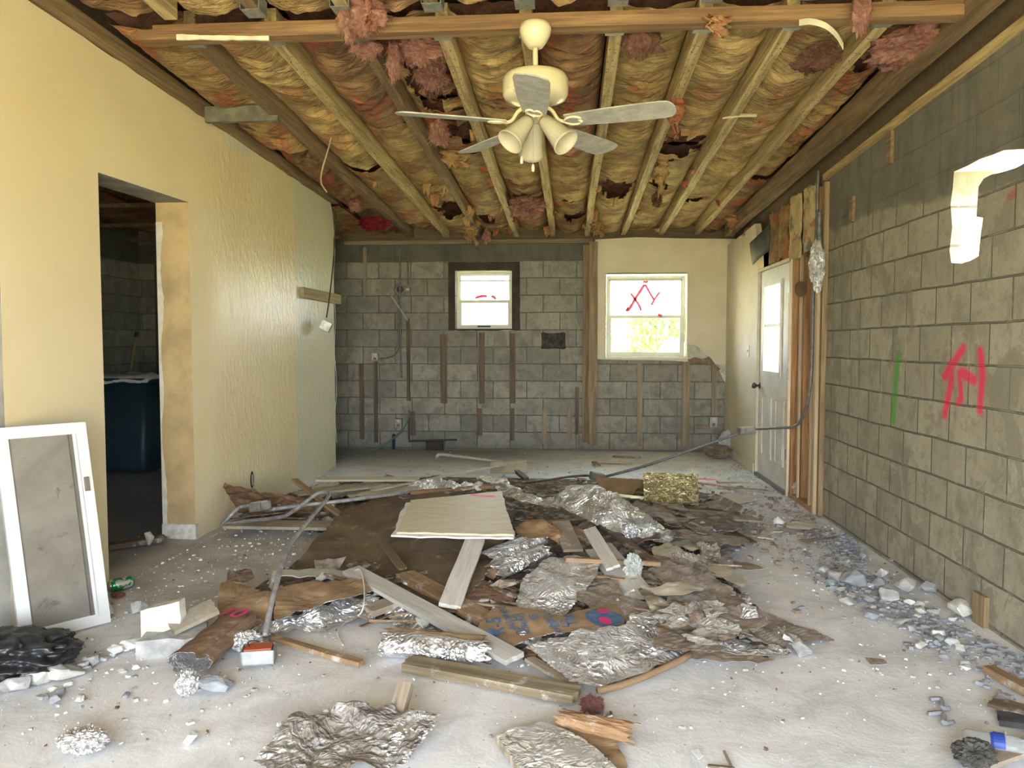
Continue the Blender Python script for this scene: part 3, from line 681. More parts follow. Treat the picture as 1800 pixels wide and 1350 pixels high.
for (u0, v0, v1) in ((917, 250, 278), (937, 262, 292)):
    a = on(u0, 208, 1, 3.66); b = on(u0, v1, 1, 3.66); bm = bmesh.new(); tube(bm, [a, b], .0008, 5); ch = floc('pull_chain', bm, M_STEEL, False)
    bm = bmesh.new(); lathe(bm, [(.001, -.022), (.006, -.019), (.0075, -.006), (.006, .010), (.001, .016)], 14, T(b.x, b.y, b.z-.005)); floc('pull_knob', bm, M_FANW)
# ------------------------------------------------------------------ back of the room: drywall, windows, door, studs
M_DRY = MB('cream_drywall'); _v = M_DRY.co(); _n = M_DRY.noise(_v, 3, 6, .6); _g = M_DRY.noise(_v, 50, 4, .6)
M_DRY = M_DRY.set(M_DRY.mix(M_DRY.ramp(_n, .35, .7), (.56, .50, .36), (.63, .57, .43)), .6, 0, M_DRY.bump(_g, .12, .003))
def D2(u, v, y=YB-.06): p = on(u, v, 1, y); return Vector((p.x, p.z))
YD = YB-.07
ow = rect(D2(1064, 482, YD), D2(1208, 629, YD))
outl = [D2(*q, YD) for q in ((1046,421),(1120,417),(1200,419),(1304,420),(1303,560),(1300,640),(1297,700),(1295,722),(1290,716),(1288,700),(1293,690),(1282,668),(1274,672),(1268,660),(1262,648),(1255,646),(1246,634),(1238,628),(1228,636),(1214,634),(1205,636),(1180,634),(1140,633),(1100,633),(1062,632),(1047,631),(1046,610),(1050,595),(1047,570),(1045,545),(1047,520),(1050,500),(1046,470),(1050,450))]
o = obj('drywall_panel', plate(outl, [ow], lambda a, b, t: Vector((a, YD+t, b)), .02), [M_DRY])
tag(o, 'cream drywall left on the back wall around the large window, torn off below', 'drywall')
# grey scraped plaster around the tear
outl = ragged([D2(*q, YD) for q in ((1208,605),(1225,608),(1240,622),(1258,640),(1275,640),(1283,655),(1285,668),(1262,650),(1240,630),(1210,634))], .03, .008, 4)
o = obj('scraped_patch', plate(outl, [], lambda a, b, t: Vector((a, YD-.001-t, b)), .003), plain('scraped_plaster', (.42, .41, .35), .9, var=.25, scale=14)); tag(o, 'grey scraped plaster patch right of the large window corner', 'plaster patch')
outl = ragged([D2(*q, YD) for q in ((1208,632),(1222,628),(1235,632),(1246,626),(1256,640),(1266,648),(1262,652),(1248,642),(1232,640),(1212,638))], .02, .008, 8)
o = obj('torn_paper', plate(outl, [], lambda a, b, t: Vector((a, YD-.012-t-.02*(1.2-b), b)), .003), plain('brown_paper', (.20, .13, .085), .9, var=.3, scale=20)); tag(o, 'torn brown paper shred at the broken drywall edge beside the large window', 'paper')
# side return wall, cream, floor to ceiling
XD = 1.86
wy0 = on(1328, 700, 0, XD).y
ztd = 2.46
outl = ragged([Vector((wy0, 0.0)), Vector((YB-.05, 0.0)), Vector((YB-.05, ztd)), Vector((8.3, ztd+.03)), Vector((7.95, ztd+.05)), Vector((7.85, 2.33)), Vector((wy0, 2.08))], .12, .006, 3, which=(3, 4, 5))
structure('wall_right_return', plate(outl, [], lambda a, b, t: Vector((XD+t, a, b)), .06), M_DRY)
structure('baseboard_right', boxbm(XD-.012, XD, wy0+.02, YB-.08, 0, .10), plain('base_paint', (.60, .56, .44), .6))
# windows
M_ALU = plain('white_aluminium', (.68, .69, .60), .45, var=.08, scale=6)
def mat_glass(name, tint=(1, 1, 1), haze=0.0):
    m = bpy.data.materials.new(name); m.use_nodes = True; t = m.node_tree; n = t.nodes; n.clear()
    o_ = n.new('ShaderNodeOutputMaterial'); tr = n.new('ShaderNodeBsdfTransparent'); gl = n.new('ShaderNodeBsdfGlossy'); mx = n.new('ShaderNodeMixShader'); fr = n.new('ShaderNodeFresnel')
    tr.inputs[0].default_value = (*tint, 1); gl.inputs['Roughness'].default_value = .03; fr.inputs[0].default_value = 1.3
    t.links.new(fr.outputs[0], mx.inputs[0]); t.links.new(tr.outputs[0], mx.inputs[1]); t.links.new(gl.outputs[0], mx.inputs[2]); last = mx
    if haze:
        df = n.new('ShaderNodeBsdfTranslucent'); df.inputs[0].default_value = (.9, .95, .9, 1); m2 = n.new('ShaderNodeMixShader'); m2.inputs[0].default_value = haze
        t.links.new(mx.outputs[0], m2.inputs[1]); t.links.new(df.outputs[0], m2.inputs[2]); last = m2
    t.links.new(last.outputs[0], o_.inputs[0]); return m
M_GLASS = mat_glass('window_glass'); M_GLASSH = mat_glass('dirty_window_glass', (.97, .98, .95), .25)
def mat_spray(name, col):
    m = bpy.data.materials.new(name); m.use_nodes = True; t = m.node_tree; b = t.nodes['Principled BSDF']; b.inputs['Base Color'].default_value = (*col, 1); b.inputs['Roughness'].default_value = .8
    tl = t.nodes.new('ShaderNodeBsdfTranslucent'); tl.inputs[0].default_value = (*col, 1); mx = t.nodes.new('ShaderNodeMixShader'); mx.inputs[0].default_value = .06
    t.links.new(b.outputs[0], mx.inputs[1]); t.links.new(tl.outputs[0], mx.inputs[2]); t.links.new(mx.outputs[0], t.nodes['Material Output'].inputs[0]); return m
M_SPR = mat_spray('red_spray_on_glass', (.85, .08, .16))
def framebm(bm, x0, x1, z0, z1, y0, y1, t):
    bx(bm, x0, x0+t, y0, y1, z0, z1); bx(bm, x1-t, x1, y0, y1, z0, z1); bx(bm, x0+t, x1-t, y0, y1, z0, z0+t); bx(bm, x0+t, x1-t, y0, y1, z1-t, z1)
def stroke_mesh(bm, pts, w_, y, seed):
    pts = smoothpath([Vector((p.x, y, p.z)) for p in pts], 6); prev = None
    for i, p in enumerate(pts):
        d = (pts[min(i+1, len(pts)-1)]-pts[max(i-1, 0)]).normalized(); s = Vector((-d.z, 0, d.x))*w_*(.75+.5*abs(N(i*.4, seed)))
        a, b = bm.verts.new(p+s), bm.verts.new(p-s)
        if prev: bm.faces.new((prev[0], a, b, prev[1]))
        prev = (a, b)
def window(n, a, b, zr, bars):
    x0, x1 = a.x, b.x; z1, z0 = a.y, b.y; y0 = YB+.09
    e = bpy.data.objects.new('window_%d' % n, None); C.objects.link(e); e['kind'] = 'structure'; e.location = ((x0+x1)/2, YB+.1, z0)
    off = e.location
    def part(nm, bm, mat, par=None, smooth=False):
        if par is None:
            for v in bm.verts: v.co -= off
        return obj(nm, bm, mat, e, smooth)
    bm = bmesh.new(); framebm(bm, x0, x1, z0, z1, y0, y0+.05, .025); part('window_frame', bm, M_ALU)
    bm = bmesh.new(); framebm(bm, x0+.025, x1-.025, zr-.01, z1-.025, y0+.03, y0+.05, .022)
    for zb in bars: bx(bm, x0+.03, x1-.03, y0+.03, y0+.045, zb-.009, zb+.009)
    part('upper_sash', bm, M_ALU)
    bm = bmesh.new(); framebm(bm, x0+.025, x1-.025, z0+.02, zr+.03, y0+.005, y0+.028, .034); part('lower_sash', bm, M_ALU)
    part('pane', boxbm(x0+.04, x1-.04, y0+.038, y0+.041, zr, z1-.04), M_GLASSH); part('pane', boxbm(x0+.05, x1-.05, y0+.014, y0+.017, z0+.05, zr), M_GLASS)
    part('sill', boxbm(x0-.015, x1+.015, YB-.085 if n == 2 else YB-.01, YB+.1, z0-.022, z0), plain('sill_paint', (.70, .68, .60), .5))
    return e, part, y0
Wp = lambda u, v: on(u, v, 1, YB+.12)
w1i = (BP(801, 477), BP(900, 578))
e, part, y0 = window(1, w1i[0], w1i[1], BP(850, 531).y, [BP(850, 492).y])
part('latch', boxbm(BP(838,570).x, BP(861,570).x, y0-.012, y0+.006, BP(850,575).y, BP(850,572).y), plain('black_latch', (.03, .03, .03), .5))
bm = bmesh.new()
for s_ in (((836,524),(846,521),(856,521)), ((864,520),(869,523),(872,526))): stroke_mesh(bm, [Wp(*q) for q in s_], .02, y0+.004, 2)
bm2 = bm; part('spray_mark', bm2, M_SPR)
e, part, y0 = window(2, BP(1067, 484), BP(1205, 627), BP(1140, 558).y, [BP(1140, 491).y])
bm = bmesh.new()
for pts, w_ in ((((1133,500),(1120,520),(1108,540),(1103,547)) , .02), (((1109,516),(1118,528),(1124,538),(1127,546)), .015), (((1134,500),(1142,514),(1149,526)), .016), (((1160,513),(1152,524),(1145,536)), .015), (((1130,494),(1140,494)), .028), (((1104,540),(1101,547)), .016)):
    stroke_mesh(bm, [Wp(*q) for q in pts], w_, y0+.037, 3)
stroke_mesh(bm, [Wp(*q) for q in ((1156,553),(1163,556))], .02, y0+.003, 3)
part('spray_mark', bm, M_SPR)
# reveal of the large window in the drywall
bm = bmesh.new(); x0, x1 = BP(1067,484).x-.012, BP(1205,484).x+.012; z1, z0 = BP(1067,484).y+.012, BP(1067,627).y-.012
for q in ((x0-.008, x0, z0, z1), (x1, x1+.008, z0, z1)): bx(bm, q[0], q[1], YD, YB+.09, q[2], q[3])
bx(bm, x0, x1, YD, YB+.09, z1, z1+.008); structure('trim_7', bm, plain('reveal_paint', (.70, .66, .44), .6))
# dark tar band round the small window
bm = plate(ragged(rect(BP(788, 461), BP(914, 581)), .04, .006, 3), [rect(*w1)], lambda a, b, t: Vector((a, YB-t-.001, b)), .012)
structure('trim_8', bm, plain('dark_buck', (.045, .032, .026), .85, var=.4, scale=6, bump=.3))
# back of the broken niche
structure('trim_9', boxbm(BP(945, 585).x, BP(1000, 585).x, YB+.10, YB+.13, BP(950, 620).y, BP(950, 578).y), plain('hollow_core', (.06, .05, .042), 1, var=.5, scale=20, bump=.8))
# outdoors: shrubs and palm seen through the windows
M_LEAF = MB('sunlit_leaves'); _n = M_LEAF.noise(M_LEAF.co(), 3, 6, .7); M_LEAF = M_LEAF.set(M_LEAF.mix(M_LEAF.ramp(_n, .35, .65), (.06, .17, .02), (.24, .42, .09)), .8)
def bush(x, y, z, r, seed, label):
    t = empty('tree', (x, y, -.1), label, 'tree')
    bm = bmesh.new(); R_ = random.Random(seed)
    for i in range(2600):
        a = R_.uniform(0, 6.28); e_ = math.acos(R_.uniform(-1, 1)); rr = r*R_.uniform(.55, 1)**.5*(1+.3*N(math.cos(a)*2, math.sin(e_)*2, seed))
        c = Vector((rr*math.sin(e_)*math.cos(a), rr*math.sin(e_)*math.sin(a), z+rr*math.cos(e_)*.8)); q = Euler((R_.uniform(0, 6), R_.uniform(0, 6), R_.uniform(0, 6))).to_matrix()
        s_ = R_.uniform(.07, .14)*r/1.5
        bm.faces.new([bm.verts.new(c+q @ Vector(k)*s_) for k in ((-1, 0, 0), (0, -.45, 0), (1, 0, .1), (0, .45, 0))])
    obj('crown', bm, M_LEAF, t)
    bm = bmesh.new(); tube(bm, [(0, 0, 0), (.1, 0, z*.5), (0, 0, z)], [.16, .12, .08], 8); obj('trunk', bm, plain('bark', (.16, .12, .08), .9), t)
bush(1.6, 26, 1.9, 1.7, 3, 'sunlit bushy tree outside, lower left of the large window')
bush(5.0, 30, 2.4, 1.3, 5, 'distant sunlit tree outside behind the right of the large window')
# ------------------------------------------------------------------ door
yd0, yd1 = on(1385, 700, 0, XD).y, on(1329, 700, 0, XD).y
M_DOOR = plain('door_paint', (.62, .60, .53), .5, var=.12, scale=5)
d_ = bpy.data.objects.new('door_1', None); C.objects.link(d_); d_['kind'] = 'structure'; doff = Vector((XD+.02, (yd0+yd1)/2, .02)); d_.location = doff
def dp(nm, bm, mat, smooth=False, par=None):
    for v in bm.verts: v.co -= doff
    return obj(nm, bm, mat, par or d_, smooth)
zt = 2.0
ly0, ly1 = on(1369, 580, 0, XD).y, on(1341, 580, 0, XD).y; lz0, lz1 = on(1355, 655, 0, XD).z, on(1355, 500, 0, XD).z
bm = plate([Vector((yd0+.02, .03)), Vector((yd1-.02, .03)), Vector((yd1-.02, zt)), Vector((yd0+.02, zt))], [[Vector((ly0, lz0)), Vector((ly1, lz0)), Vector((ly1, lz1)), Vector((ly0, lz1))]], lambda a, b, t: Vector((XD+.02+t, a, b)), .045)
slab = dp('door_slab', bm, M_DOOR)
def yframe(bm, ya, yb, za, zb, xa, xb, t):
    bx(bm, xa, xb, ya, ya+t, za, zb); bx(bm, xa, xb, yb-t, yb, za, zb); bx(bm, xa, xb, ya+t, yb-t, za, za+t); bx(bm, xa, xb, ya+t, yb-t, zb-t, zb)
bm = bmesh.new(); yframe(bm, ly0-.03, ly1+.03, lz0-.03, lz1+.03, XD+.006, XD+.03, .04)
zm = (lz0+lz1)/2+.03; bx(bm, XD+.014, XD+.03, ly0, ly1, zm-.016, zm+.016); dp('lite_frame', bm, M_DOOR)
dp('door_glass', boxbm(XD+.03, XD+.034, ly0, ly1, lz0, lz1), mat_glass('door_glass', (.80, .93, .90), .35))
for ya, yb in ((yd0+.17, yd0+.17+(yd1-yd0)*.26), (yd0+.17+(yd1-yd0)*.38, yd1-.17)):
    bm = bmesh.new(); yframe(bm, ya, yb, .22, .80, XD+.012, XD+.021, .02); bx(bm, XD+.014, XD+.021, ya+.05, yb-.05, .27, .75); dp('raised_panel', bm, M_DOOR)
kz = on(1328, 677, 0, XD).z; ky = yd1-.06
bm = bmesh.new(); MM = Matrix.Translation((XD+.02, ky, kz)) @ Matrix.Rotation(-math.pi/2, 4, 'Y'); lathe(bm, [(.03, 0), (.03, .006), (.012, .01), (.012, .035), (.026, .045), (.030, .06), (.022, .074), (.004, .078)], 20, MM); dp('door_knob', bm, plain('dark_brass', (.10, .085, .06), .35, .8), True)
bm = bmesh.new()
bx(bm, XD-.005, XD+.09, yd0-.015, yd0+.018, 0, zt+.03); bx(bm, XD-.005, XD+.09, yd1-.018, yd1+.015, 0, zt+.03); bx(bm, XD-.005, XD+.09, yd0+.018, yd1-.018, zt+.003, zt+.03)
dp('door_frame', bm, plain('frame_paint', (.56, .52, .38), .6))
for z in (.35, 1.05, 1.78): dp('hinge', boxbm(XD-.008, XD+.02, yd0-.012, yd0+.03, z-.05, z+.05), M_STEEL)
bm = boxbm(XD-.01, XD+.15, yd0, yd1, -.01, .032); dp('threshold', bm, plain('threshold_metal', (.22, .22, .21), .5, .5))
# light switch on the return wall
p = on(1316, 617, 0, XD); t = empty('light_switch', (XD-.004, p.y, p.z), 'small cream light switch on the narrow wall left of the door', 'switch')
obj('plate', boxbm(-.004, .004, -.035, .035, -.06, .06), plain('ivory_plastic', (.60, .56, .42), .4), t); obj('toggle', boxbm(-.016, -.004, -.005, .005, -.010, .012), plain('ivory_toggle', (.66, .62, .5), .4), t)
# open stud wall between the door and the block wall
M_STUD = wood('stud_wood', (.22, .10, .035), (.46, .26, .11), axis='Z'); M_STUDL = wood('pale_stud_wood', (.38, .28, .16), (.55, .43, .27), axis='Z')
structure('wall_right_sheathing', boxbm(2.05, 2.11, 5.98, yd0-.01, -.02, 3.0), wood('sheathing', (.10, .055, .03), (.20, .11, .06), axis='Z'))
structure('wall_right_sheathing', boxbm(1.98, 2.11, yd0-.02, YB+.1, zt+.03, 3.0), wood('sheathing_upper', (.05, .035, .025), (.10, .07, .05), axis='Z'))
structure('wall_right_sheathing', boxbm(1.98, 2.11, yd1+.02, YB+.1, -.02, 3.0), M_GREY)
for i, (y, x0, x1, lab, mt) in enumerate(((yd0-.075, 1.865, 2.02, 'wide brown stud beside the hinge edge of the door', M_STUD), (6.42, 1.90, 2.03, 'dark brown stud, second from the door, in the opened wall', M_STUD), (6.10, 1.90, 2.04, 'third stud from the door, next to the block wall end', M_STUD))):
    o = obj('wall_stud', boxbm(x0, x1, y-.02, y+.02, .02, 2.08 if i < 2 else 2.5), mt); tag(o, lab, 'stud', 'studs of the opened wall')
for i, (y, x) in enumerate(((6.43, 1.885), (6.12, 1.885))):
    o = obj('furring_strip', boxbm(x-.012, x+.004, y-.02, y+.012, .03, 2.02), M_STUDL); tag(o, ('pale strip on the front edge of the second stud from the door', 'pale strip on the front edge of the third stud from the door')[i], 'furring strip')
o = obj('bottom_plate', boxbm(1.87, 2.03, 6.0, yd0-.02, 0.003, .04), M_STUD); tag(o, 'floor plate under the opened stud wall right of the door', 'plate')
# corner board up the end of the block wall
for i, (ya, yb, xa, xb, za, zb, mt) in enumerate(((5.90, 5.945, 1.882, 1.918, 0, 2.50, M_JOISTD), (5.955, 6.0, 1.86, 1.925, 0, 2.1, M_STUDL))):
    o = obj('corner_board', boxbm(xa, xb, ya, yb, za, zb), wood('corner_wood%d' % i, (.16, .11, .055), (.34, .24, .13), axis='Z') if i == 0 else M_STUDL); tag(o, ('tall dark strip standing on the end of the right block wall', 'pale narrow board lining the end of the right block wall')[i], 'board')
# wall insulation above the door
def wallbatt(ya, yb, za, zb, seed, x, mat, label):
    bm = bmesh.new(); nx, nz = 14, 34; G = []
    for j in range(nz+1):
        z = za+(zb-za)*j/nz; G.append([bm.verts.new((x-.035*(1-(2*i/nx-1)**2)-.012*N(i*.5, z*9, seed)-.006*N(i*1.5, z*26, seed), ya+(yb-ya)*i/nx+.008*N(z*8, seed)*(1 if i in (0, nx) else 0), z+(.03*N(i*.7, seed) if j in (0, nz) else 0))) for i in range(nx+1)])
    for j in range(nz):
        for i in range(nx): bm.faces.new((G[j][i], G[j+1][i], G[j+1][i+1], G[j][i+1]))
    o = obj('wall_insulation', bm, mat, None, True); o.modifiers.new('s', 'SOLIDIFY').thickness = .004; tag(o, label, 'insulation', 'insulation strips above the door')
mw = MB('wall_kraft'); _v = mw.co(); _n = mw.noise(_v, 7, 6, .65); c_ = mw.mix(mw.ramp(_n, .3, .7), (.34, .25, .12), (.52, .41, .22))
_m = mw.noise(mw.co((1, 3.2, 3.2)), 1.5, 3, .5); c_ = mw.mix(mw.ramp(_m, .57, .63, 0, .8), c_, (.10, .12, .12)); _m2 = mw.noise(mw.co((1, 3.5, 5), (4, 2, 1)), 1.8, 3, .5); c_ = mw.mix(mw.ramp(_m2, .60, .66, 0, .7), c_, (.30, .08, .05))
mw = mw.set(c_, .75, 0, mw.bump(_n, .4, .01))
wallbatt(6.06, 6.36, 2.02, 2.52, 1, 1.875, mw, 'paper insulation strip above the opened studs, beside the block wall')
wallbatt(6.41, 6.74, 2.00, 2.52, 2, 1.87, mw, 'mottled paper insulation strip above the hinge side of the door')
wallbatt(6.82, 7.10, 2.05, 2.50, 3, 1.88, M_KR[0], 'brown paper insulation strip above the middle of the door')
wallbatt(7.14, 7.42, 2.04, 2.50, 4, 1.88, M_KR[1], 'dark brown paper insulation strip above the latch side of the door')
for i, y in enumerate((6.385, 6.78, 7.12, 7.46)):
    o = obj('short_stud', boxbm(1.905, 1.978, y-.018, y+.018, 2.04 if i else 2.0, 2.55), M_JOISTD); tag(o, f'{ORD[i]} short stud over the doorway counted from the block wall', 'stud', 'cripple studs above the door')
# torn black felt flap
bm = bmesh.new(); cs = [on(1352, 395, 0, 1.84), on(1318, 428, 0, 1.74), on(1312, 446, 0, 1.74), on(1323, 466, 0, 1.78), on(1342, 428, 0, 1.82), on(1352, 440, 0, 1.84)]
nb = 10; G = []
for j in range(nb+1):
    t_ = j/nb; a = cs[0].lerp(cs[1], t_) if t_ < .999 else cs[1]; b = cs[5].lerp(cs[3], t_); G.append([bm.verts.new(a.lerp(b, i/6)+Vector((-.02*math.sin(t_*3)*math.sin(i/6*3)+.01*N(i, j*.5), 0, 0))) for i in range(7)])
for j in range(nb):
    for i in range(6): bm.faces.new((G[j][i], G[j][i+1], G[j+1][i+1], G[j+1][i]))
o = obj('felt_flap', bm, plain('black_felt', (.05, .055, .05), .6, var=.3), None, True); o.modifiers.new('s', 'SOLIDIFY').thickness = .003; tag(o, 'black felt flap torn loose at the corner above the door', 'felt')
# ------------------------------------------------------------------ wooden post and strips on the back wall
M_POST = wood('post_wood', (.13, .09, .05), (.27, .19, .11), axis='Z'); M_STRIPD = wood('stained_strip', (.075, .055, .038), (.17, .12, .075), axis='Z'); M_STRIPL = wood('furring_wood', (.20, .155, .10), (.34, .27, .18), axis='Z')
def bstrip(u, v0, v1, wpx, mat, label, name='furring_strip', th=.018, grp='furring strips on the back wall', dy=0):
    a = BP(u-wpx/2, v0); b = BP(u+wpx/2, v1); sd_ = u*.37
    bm = bmesh.new(); n = 14; R = []
    for i in range(n+1):
        z = b.y+(a.y-b.y)*i/n; e1 = .004*N(z*6, sd_); e2 = .004*N(z*6, sd_+4); zz = z+(.02*N(sd_, i) if i in (0, n) else 0)
        R.append([bm.verts.new(p) for p in ((a.x+e1, YB-dy-th, zz), (b.x+e2, YB-dy-th, zz+(.015*N(sd_, 9) if i in (0, n) else 0)), (b.x+e2, YB-dy, zz), (a.x+e1, YB-dy, zz))])
    for p, q in zip(R, R[1:]):
        for k in range(4): bm.faces.new((p[k], p[(k+1) % 4], q[(k+1) % 4], q[k]))
    bm.faces.new(list(reversed(R[0]))); bm.faces.new(R[-1])
    return tag(obj(name, bm, mat), label, 'strip' if name == 'furring_strip' else 'post', grp)
bstrip(642, 437, 518, 6, M_STRIPL, 'short pale strip high on the back wall beside the left wall end')
bstrip(636, 639, 771, 9, M_STRIPD, 'dark strip low on the back wall, leftmost of all')
bstrip(661, 636, 779, 8, M_STRIPD, 'brown strip low on the back wall under the small white box')
bstrip(718, 559, 704, 7, M_STRIPD, 'dark strip right of the conduit, below the slanted white slat')
bstrip(780, 588, 709, 12, M_STRIPD, 'wide dark strip below the left edge of the small window')
bstrip(847, 585, 709, 10, M_STRIPD, 'dark strip hanging below the middle of the small window')
bstrip(901, 587, 709, 10, M_STRIPD, 'dark strip below the right edge of the small window')
bstrip(726, 722, 765, 8, M_STRIPD, 'short stub low on the wall beside the green hose')
bstrip(843, 718, 766, 9, M_STRIPD, 'short slanting stub near the floor below the middle of the small window')
bstrip(900, 718, 774, 8, M_STRIPD, 'short dark stub near the floor below the right window edge')
bstrip(957, 720, 779, 8, M_STRIPL, 'short stub near the floor below the broken hole in the blocks')
bstrip(1001, 720, 777, 8, M_STRIPL, 'short stub near the floor just left of the wooden post')
bstrip(1014, 680, 763, 6, M_STRIPD, 'thin splintered strip beside the wooden post')
bstrip(1124, 638, 784, 7, M_STRIPL, 'pale strip below the middle of the large window')
bstrip(1205, 636, 784, 12, M_STRIPL, 'wider strip below the right edge of the large window')
bstrip(1255, 645, 730, 7, M_STRIPL, 'pale strip above the wall socket at the far right')
bstrip(1030, 432, 776, 10, M_POST, 'left board of the tall wooden post dividing the back wall', 'wooden_post', .07, 'boards of the tall post')
bstrip(1042, 425, 780, 13, wood('post_wood2', (.17, .12, .07), (.33, .24, .15), axis='Z'), 'right board of the tall wooden post beside the drywall', 'wooden_post', .10, 'boards of the tall post')
# ------------------------------------------------------------------ wiring and boxes on the back wall
M_PIPE = plain('grey_conduit', (.15, .15, .15), .5, .35, var=.3, scale=25); M_PIPED = plain('rusty_pipe', (.14, .11, .09), .55, .4, var=.35)
def pline(name, pts, r, mat, label, cat, per=6, n=8, group=None):
    bm = bmesh.new(); tube(bm, smoothpath(pts, per), r, n); return tag(obj(name, bm, mat, None, True), label, cat, group)
B = lambda u, v, d=.03: on(u, v, 1, YB-d)
pline('conduit', [B(703,424),B(703,470),B(703,505),B(704,560),B(704,620),B(706,664)], .011, M_PIPE, 'vertical grey conduit running down the back wall left of the small window', 'conduit')
pline('conduit', [B(700,520),B(700,580),B(700,612),B(693,624),B(680,629),B(668,630)], .009, M_PIPE, 'thin bent conduit curving to the small white box', 'conduit')
pline('rusty_pipe', [B(716,424,.02),B(717,470,.02),B(717,500,.02)], .008, M_PIPED, 'short brown pipe beside the round box on the back wall', 'pipe')
t = empty('junction_box', B(704, 509, 0), 'round metal junction box at the top of the grey conduit', 'electrical box')
bm = bmesh.new(); lathe(bm, [(.075, 0), (.075, .05), (.068, .052), (.066, .012), (.004, .010)], 24, Matrix.Rotation(math.pi/2, 4, 'X'), False); obj('box', bm, plain('old_box', (.20, .19, .16), .7), t)
bm = bmesh.new(); lathe(bm, [(.045, .014), (.045, .02), (.002, .021)], 20, Matrix.Rotation(math.pi/2, 4, 'X')); obj('socket', bm, plain('dark_socket', (.03, .02, .02), .6), t)
def crate(name, u, v, w_, h, d, mat, label, cat='electrical box', x=None, rz=0):
    p = B(u, v, 0) if x is None else on(u, v, 0, x)
    t = empty(name, p, label, cat, rz=rz)
    bm = bmesh.new(); bx(bm, -w_/2, w_/2, -d, -d+.004, -h/2, h/2); bx(bm, -w_/2, -w_/2+.004, -d, 0, -h/2, h/2); bx(bm, w_/2-.004, w_/2, -d, 0, -h/2, h/2); bx(bm, -w_/2, w_/2, -d, 0, -h/2, -h/2+.004); bx(bm, -w_/2, w_/2, -d, 0, h/2-.004, h/2); obj('box', bm, mat, t)
    for s in (-1, 1):
        bm = bmesh.new(); bx(bm, -.018, .018, -d-.005, -d, s*.025*h/.1-.014*h/.1, s*.025*h/.1+.014*h/.1); obj('outlet', bm, plain('outlet_face', (.55, .52, .44) if s > 0 else (.12, .11, .1), .5), t)
    return t
crate('switch_box', 718, 512, .06, .08, .05, plain('box_metal', (.24, .23, .19), .6), 'small square box right of the round junction box')
crate('switch_box', 661, 627, .08, .09, .06, plain('white_box', (.50, .47, .38), .6), 'small whitish box hanging on the thin bent conduit')
crate('switch_box', 702, 743, .09, .11, .06, plain('box_tan', (.34, .30, .23), .7), 'tan box low on the back wall beside the green hose')
crate('wall_socket', 1253, 741, .10, .13, .06, plain('socket_metal', (.40, .39, .36), .5), 'metal wall socket low on the back wall near the door', 'socket')
o = obj('wood_block', boxbm(B(1221,751).x, B(1271,751).x, YB-.03, YB, B(1221,755).z, B(1221,747).z), M_STRIPL); tag(o, 'short horizontal board behind the wall socket', 'board')
p0, p1 = B(688, 520), B(717, 563); bm = bmesh.new(); tube(bm, [p0, p1], .014, 4); o = obj('painted_slat_strip', bm, plain('dirty_slat', (.36, .34, .30), .7)); tag(o, 'slanted whitish slat on the back wall beside the conduit', 'slat')
pline('garden_hose', [B(719,721,.04),B(718,735,.06),B(706,757,.12),B(685,775,.22),B(660,789,.3),fl(635,799),fl(612,803),fl(598,806)], .011, plain('green_hose', (.09, .17, .15), .45), 'dark green hose drooping from the back wall to the floor', 'hose')
pline('pipe_stub', [fl(692, 789), on(692, 764, 1, YB-.08)], .02, plain('blue_pipe', (.02, .05, .09), .4), 'short dark blue pipe stub at the foot of the back wall', 'pipe', 1)
pline('floor_pipe', [B(719,730,.03),B(719,772,.03),B(724,775,.03),B(760,774,.03),B(803,773,.03)], .012, plain('dark_pipe', (.05, .045, .04), .6), 'dark pipe along the foot of the back wall below the small window', 'pipe', 2)
o = obj('floor_box', boxbm(fl(752,788).x, fl(782,788).x, YB-.06, YB, 0.0, .10), plain('dark_box', (.05, .04, .035), .8)); tag(o, 'dark opening block at the foot of the back wall under the small window', 'block')
# conduit from the door side of the block wall, with its boxes
XW = 1.84
pc = [on(1438, 300, 0, 1.86), on(1436, 380, 0, 1.86), on(1430, 500, 0, 1.84), on(1428, 600, 0, 1.83), on(1424, 680, 0, 1.81), on(1414, 725, 0, 1.79), on(1398, 749, 0, 1.76), on(1370, 752, 0, 1.68), on(1330, 754, 0, 1.60)]
pline('conduit', pc, .012, M_PIPE, 'grey conduit dropping beside the block wall and bending left across the door', 'conduit')
jb = on(1312, 757, 0, 1.55)
pline('conduit', [jb, jb.lerp(fl(1063, 838, .12), .33)-Vector((0,0,.01)), jb.lerp(fl(1063, 838, .12), .7)-Vector((0,0,.02)), fl(1063, 838, .12)], .012, M_PIPE, 'thin grey conduit slanting from the hanging box down to the debris pile', 'conduit')
def ebox(name, p, dirv, L, w_, h, label, mat, extra=None):
    t = empty(name, p, label, 'electrical box'); q = Vector(dirv).to_track_quat('X', 'Z').to_matrix().to_4x4()
    bm = bmesh.new(); k = .006; bx(bm, -L/2, L/2, -w_/2, w_/2, -h/2, -h/2+k); bx(bm, -L/2, L/2, -w_/2, -w_/2+k, -h/2, h/2); bx(bm, -L/2, L/2, w_/2-k, w_/2, -h/2, h/2); bx(bm, -L/2, -L/2+k, -w_/2, w_/2, -h/2, h/2); bx(bm, L/2-k, L/2, -w_/2, w_/2, -h/2, h/2)
    for v in bm.verts: v.co = q @ v.co
    obj('box', bm, mat, t)
    bm = bmesh.new(); bx(bm, -L/2+.012, L/2-.012, -w_/2+.012, w_/2-.012, h/2-.012, h/2+.004)
    for v in bm.verts: v.co = q @ v.co
    obj('receptacle', bm, extra or plain('receptacle', (.45, .42, .33), .5), t); return t
M_BOXM = plain('box_steel', (.34, .35, .31), .45, .6, var=.3, scale=18)
ebox('outlet_box', jb, (1, .15, .1), .14, .085, .06, 'grey outlet box hanging on the conduit in front of the door', M_BOXM)
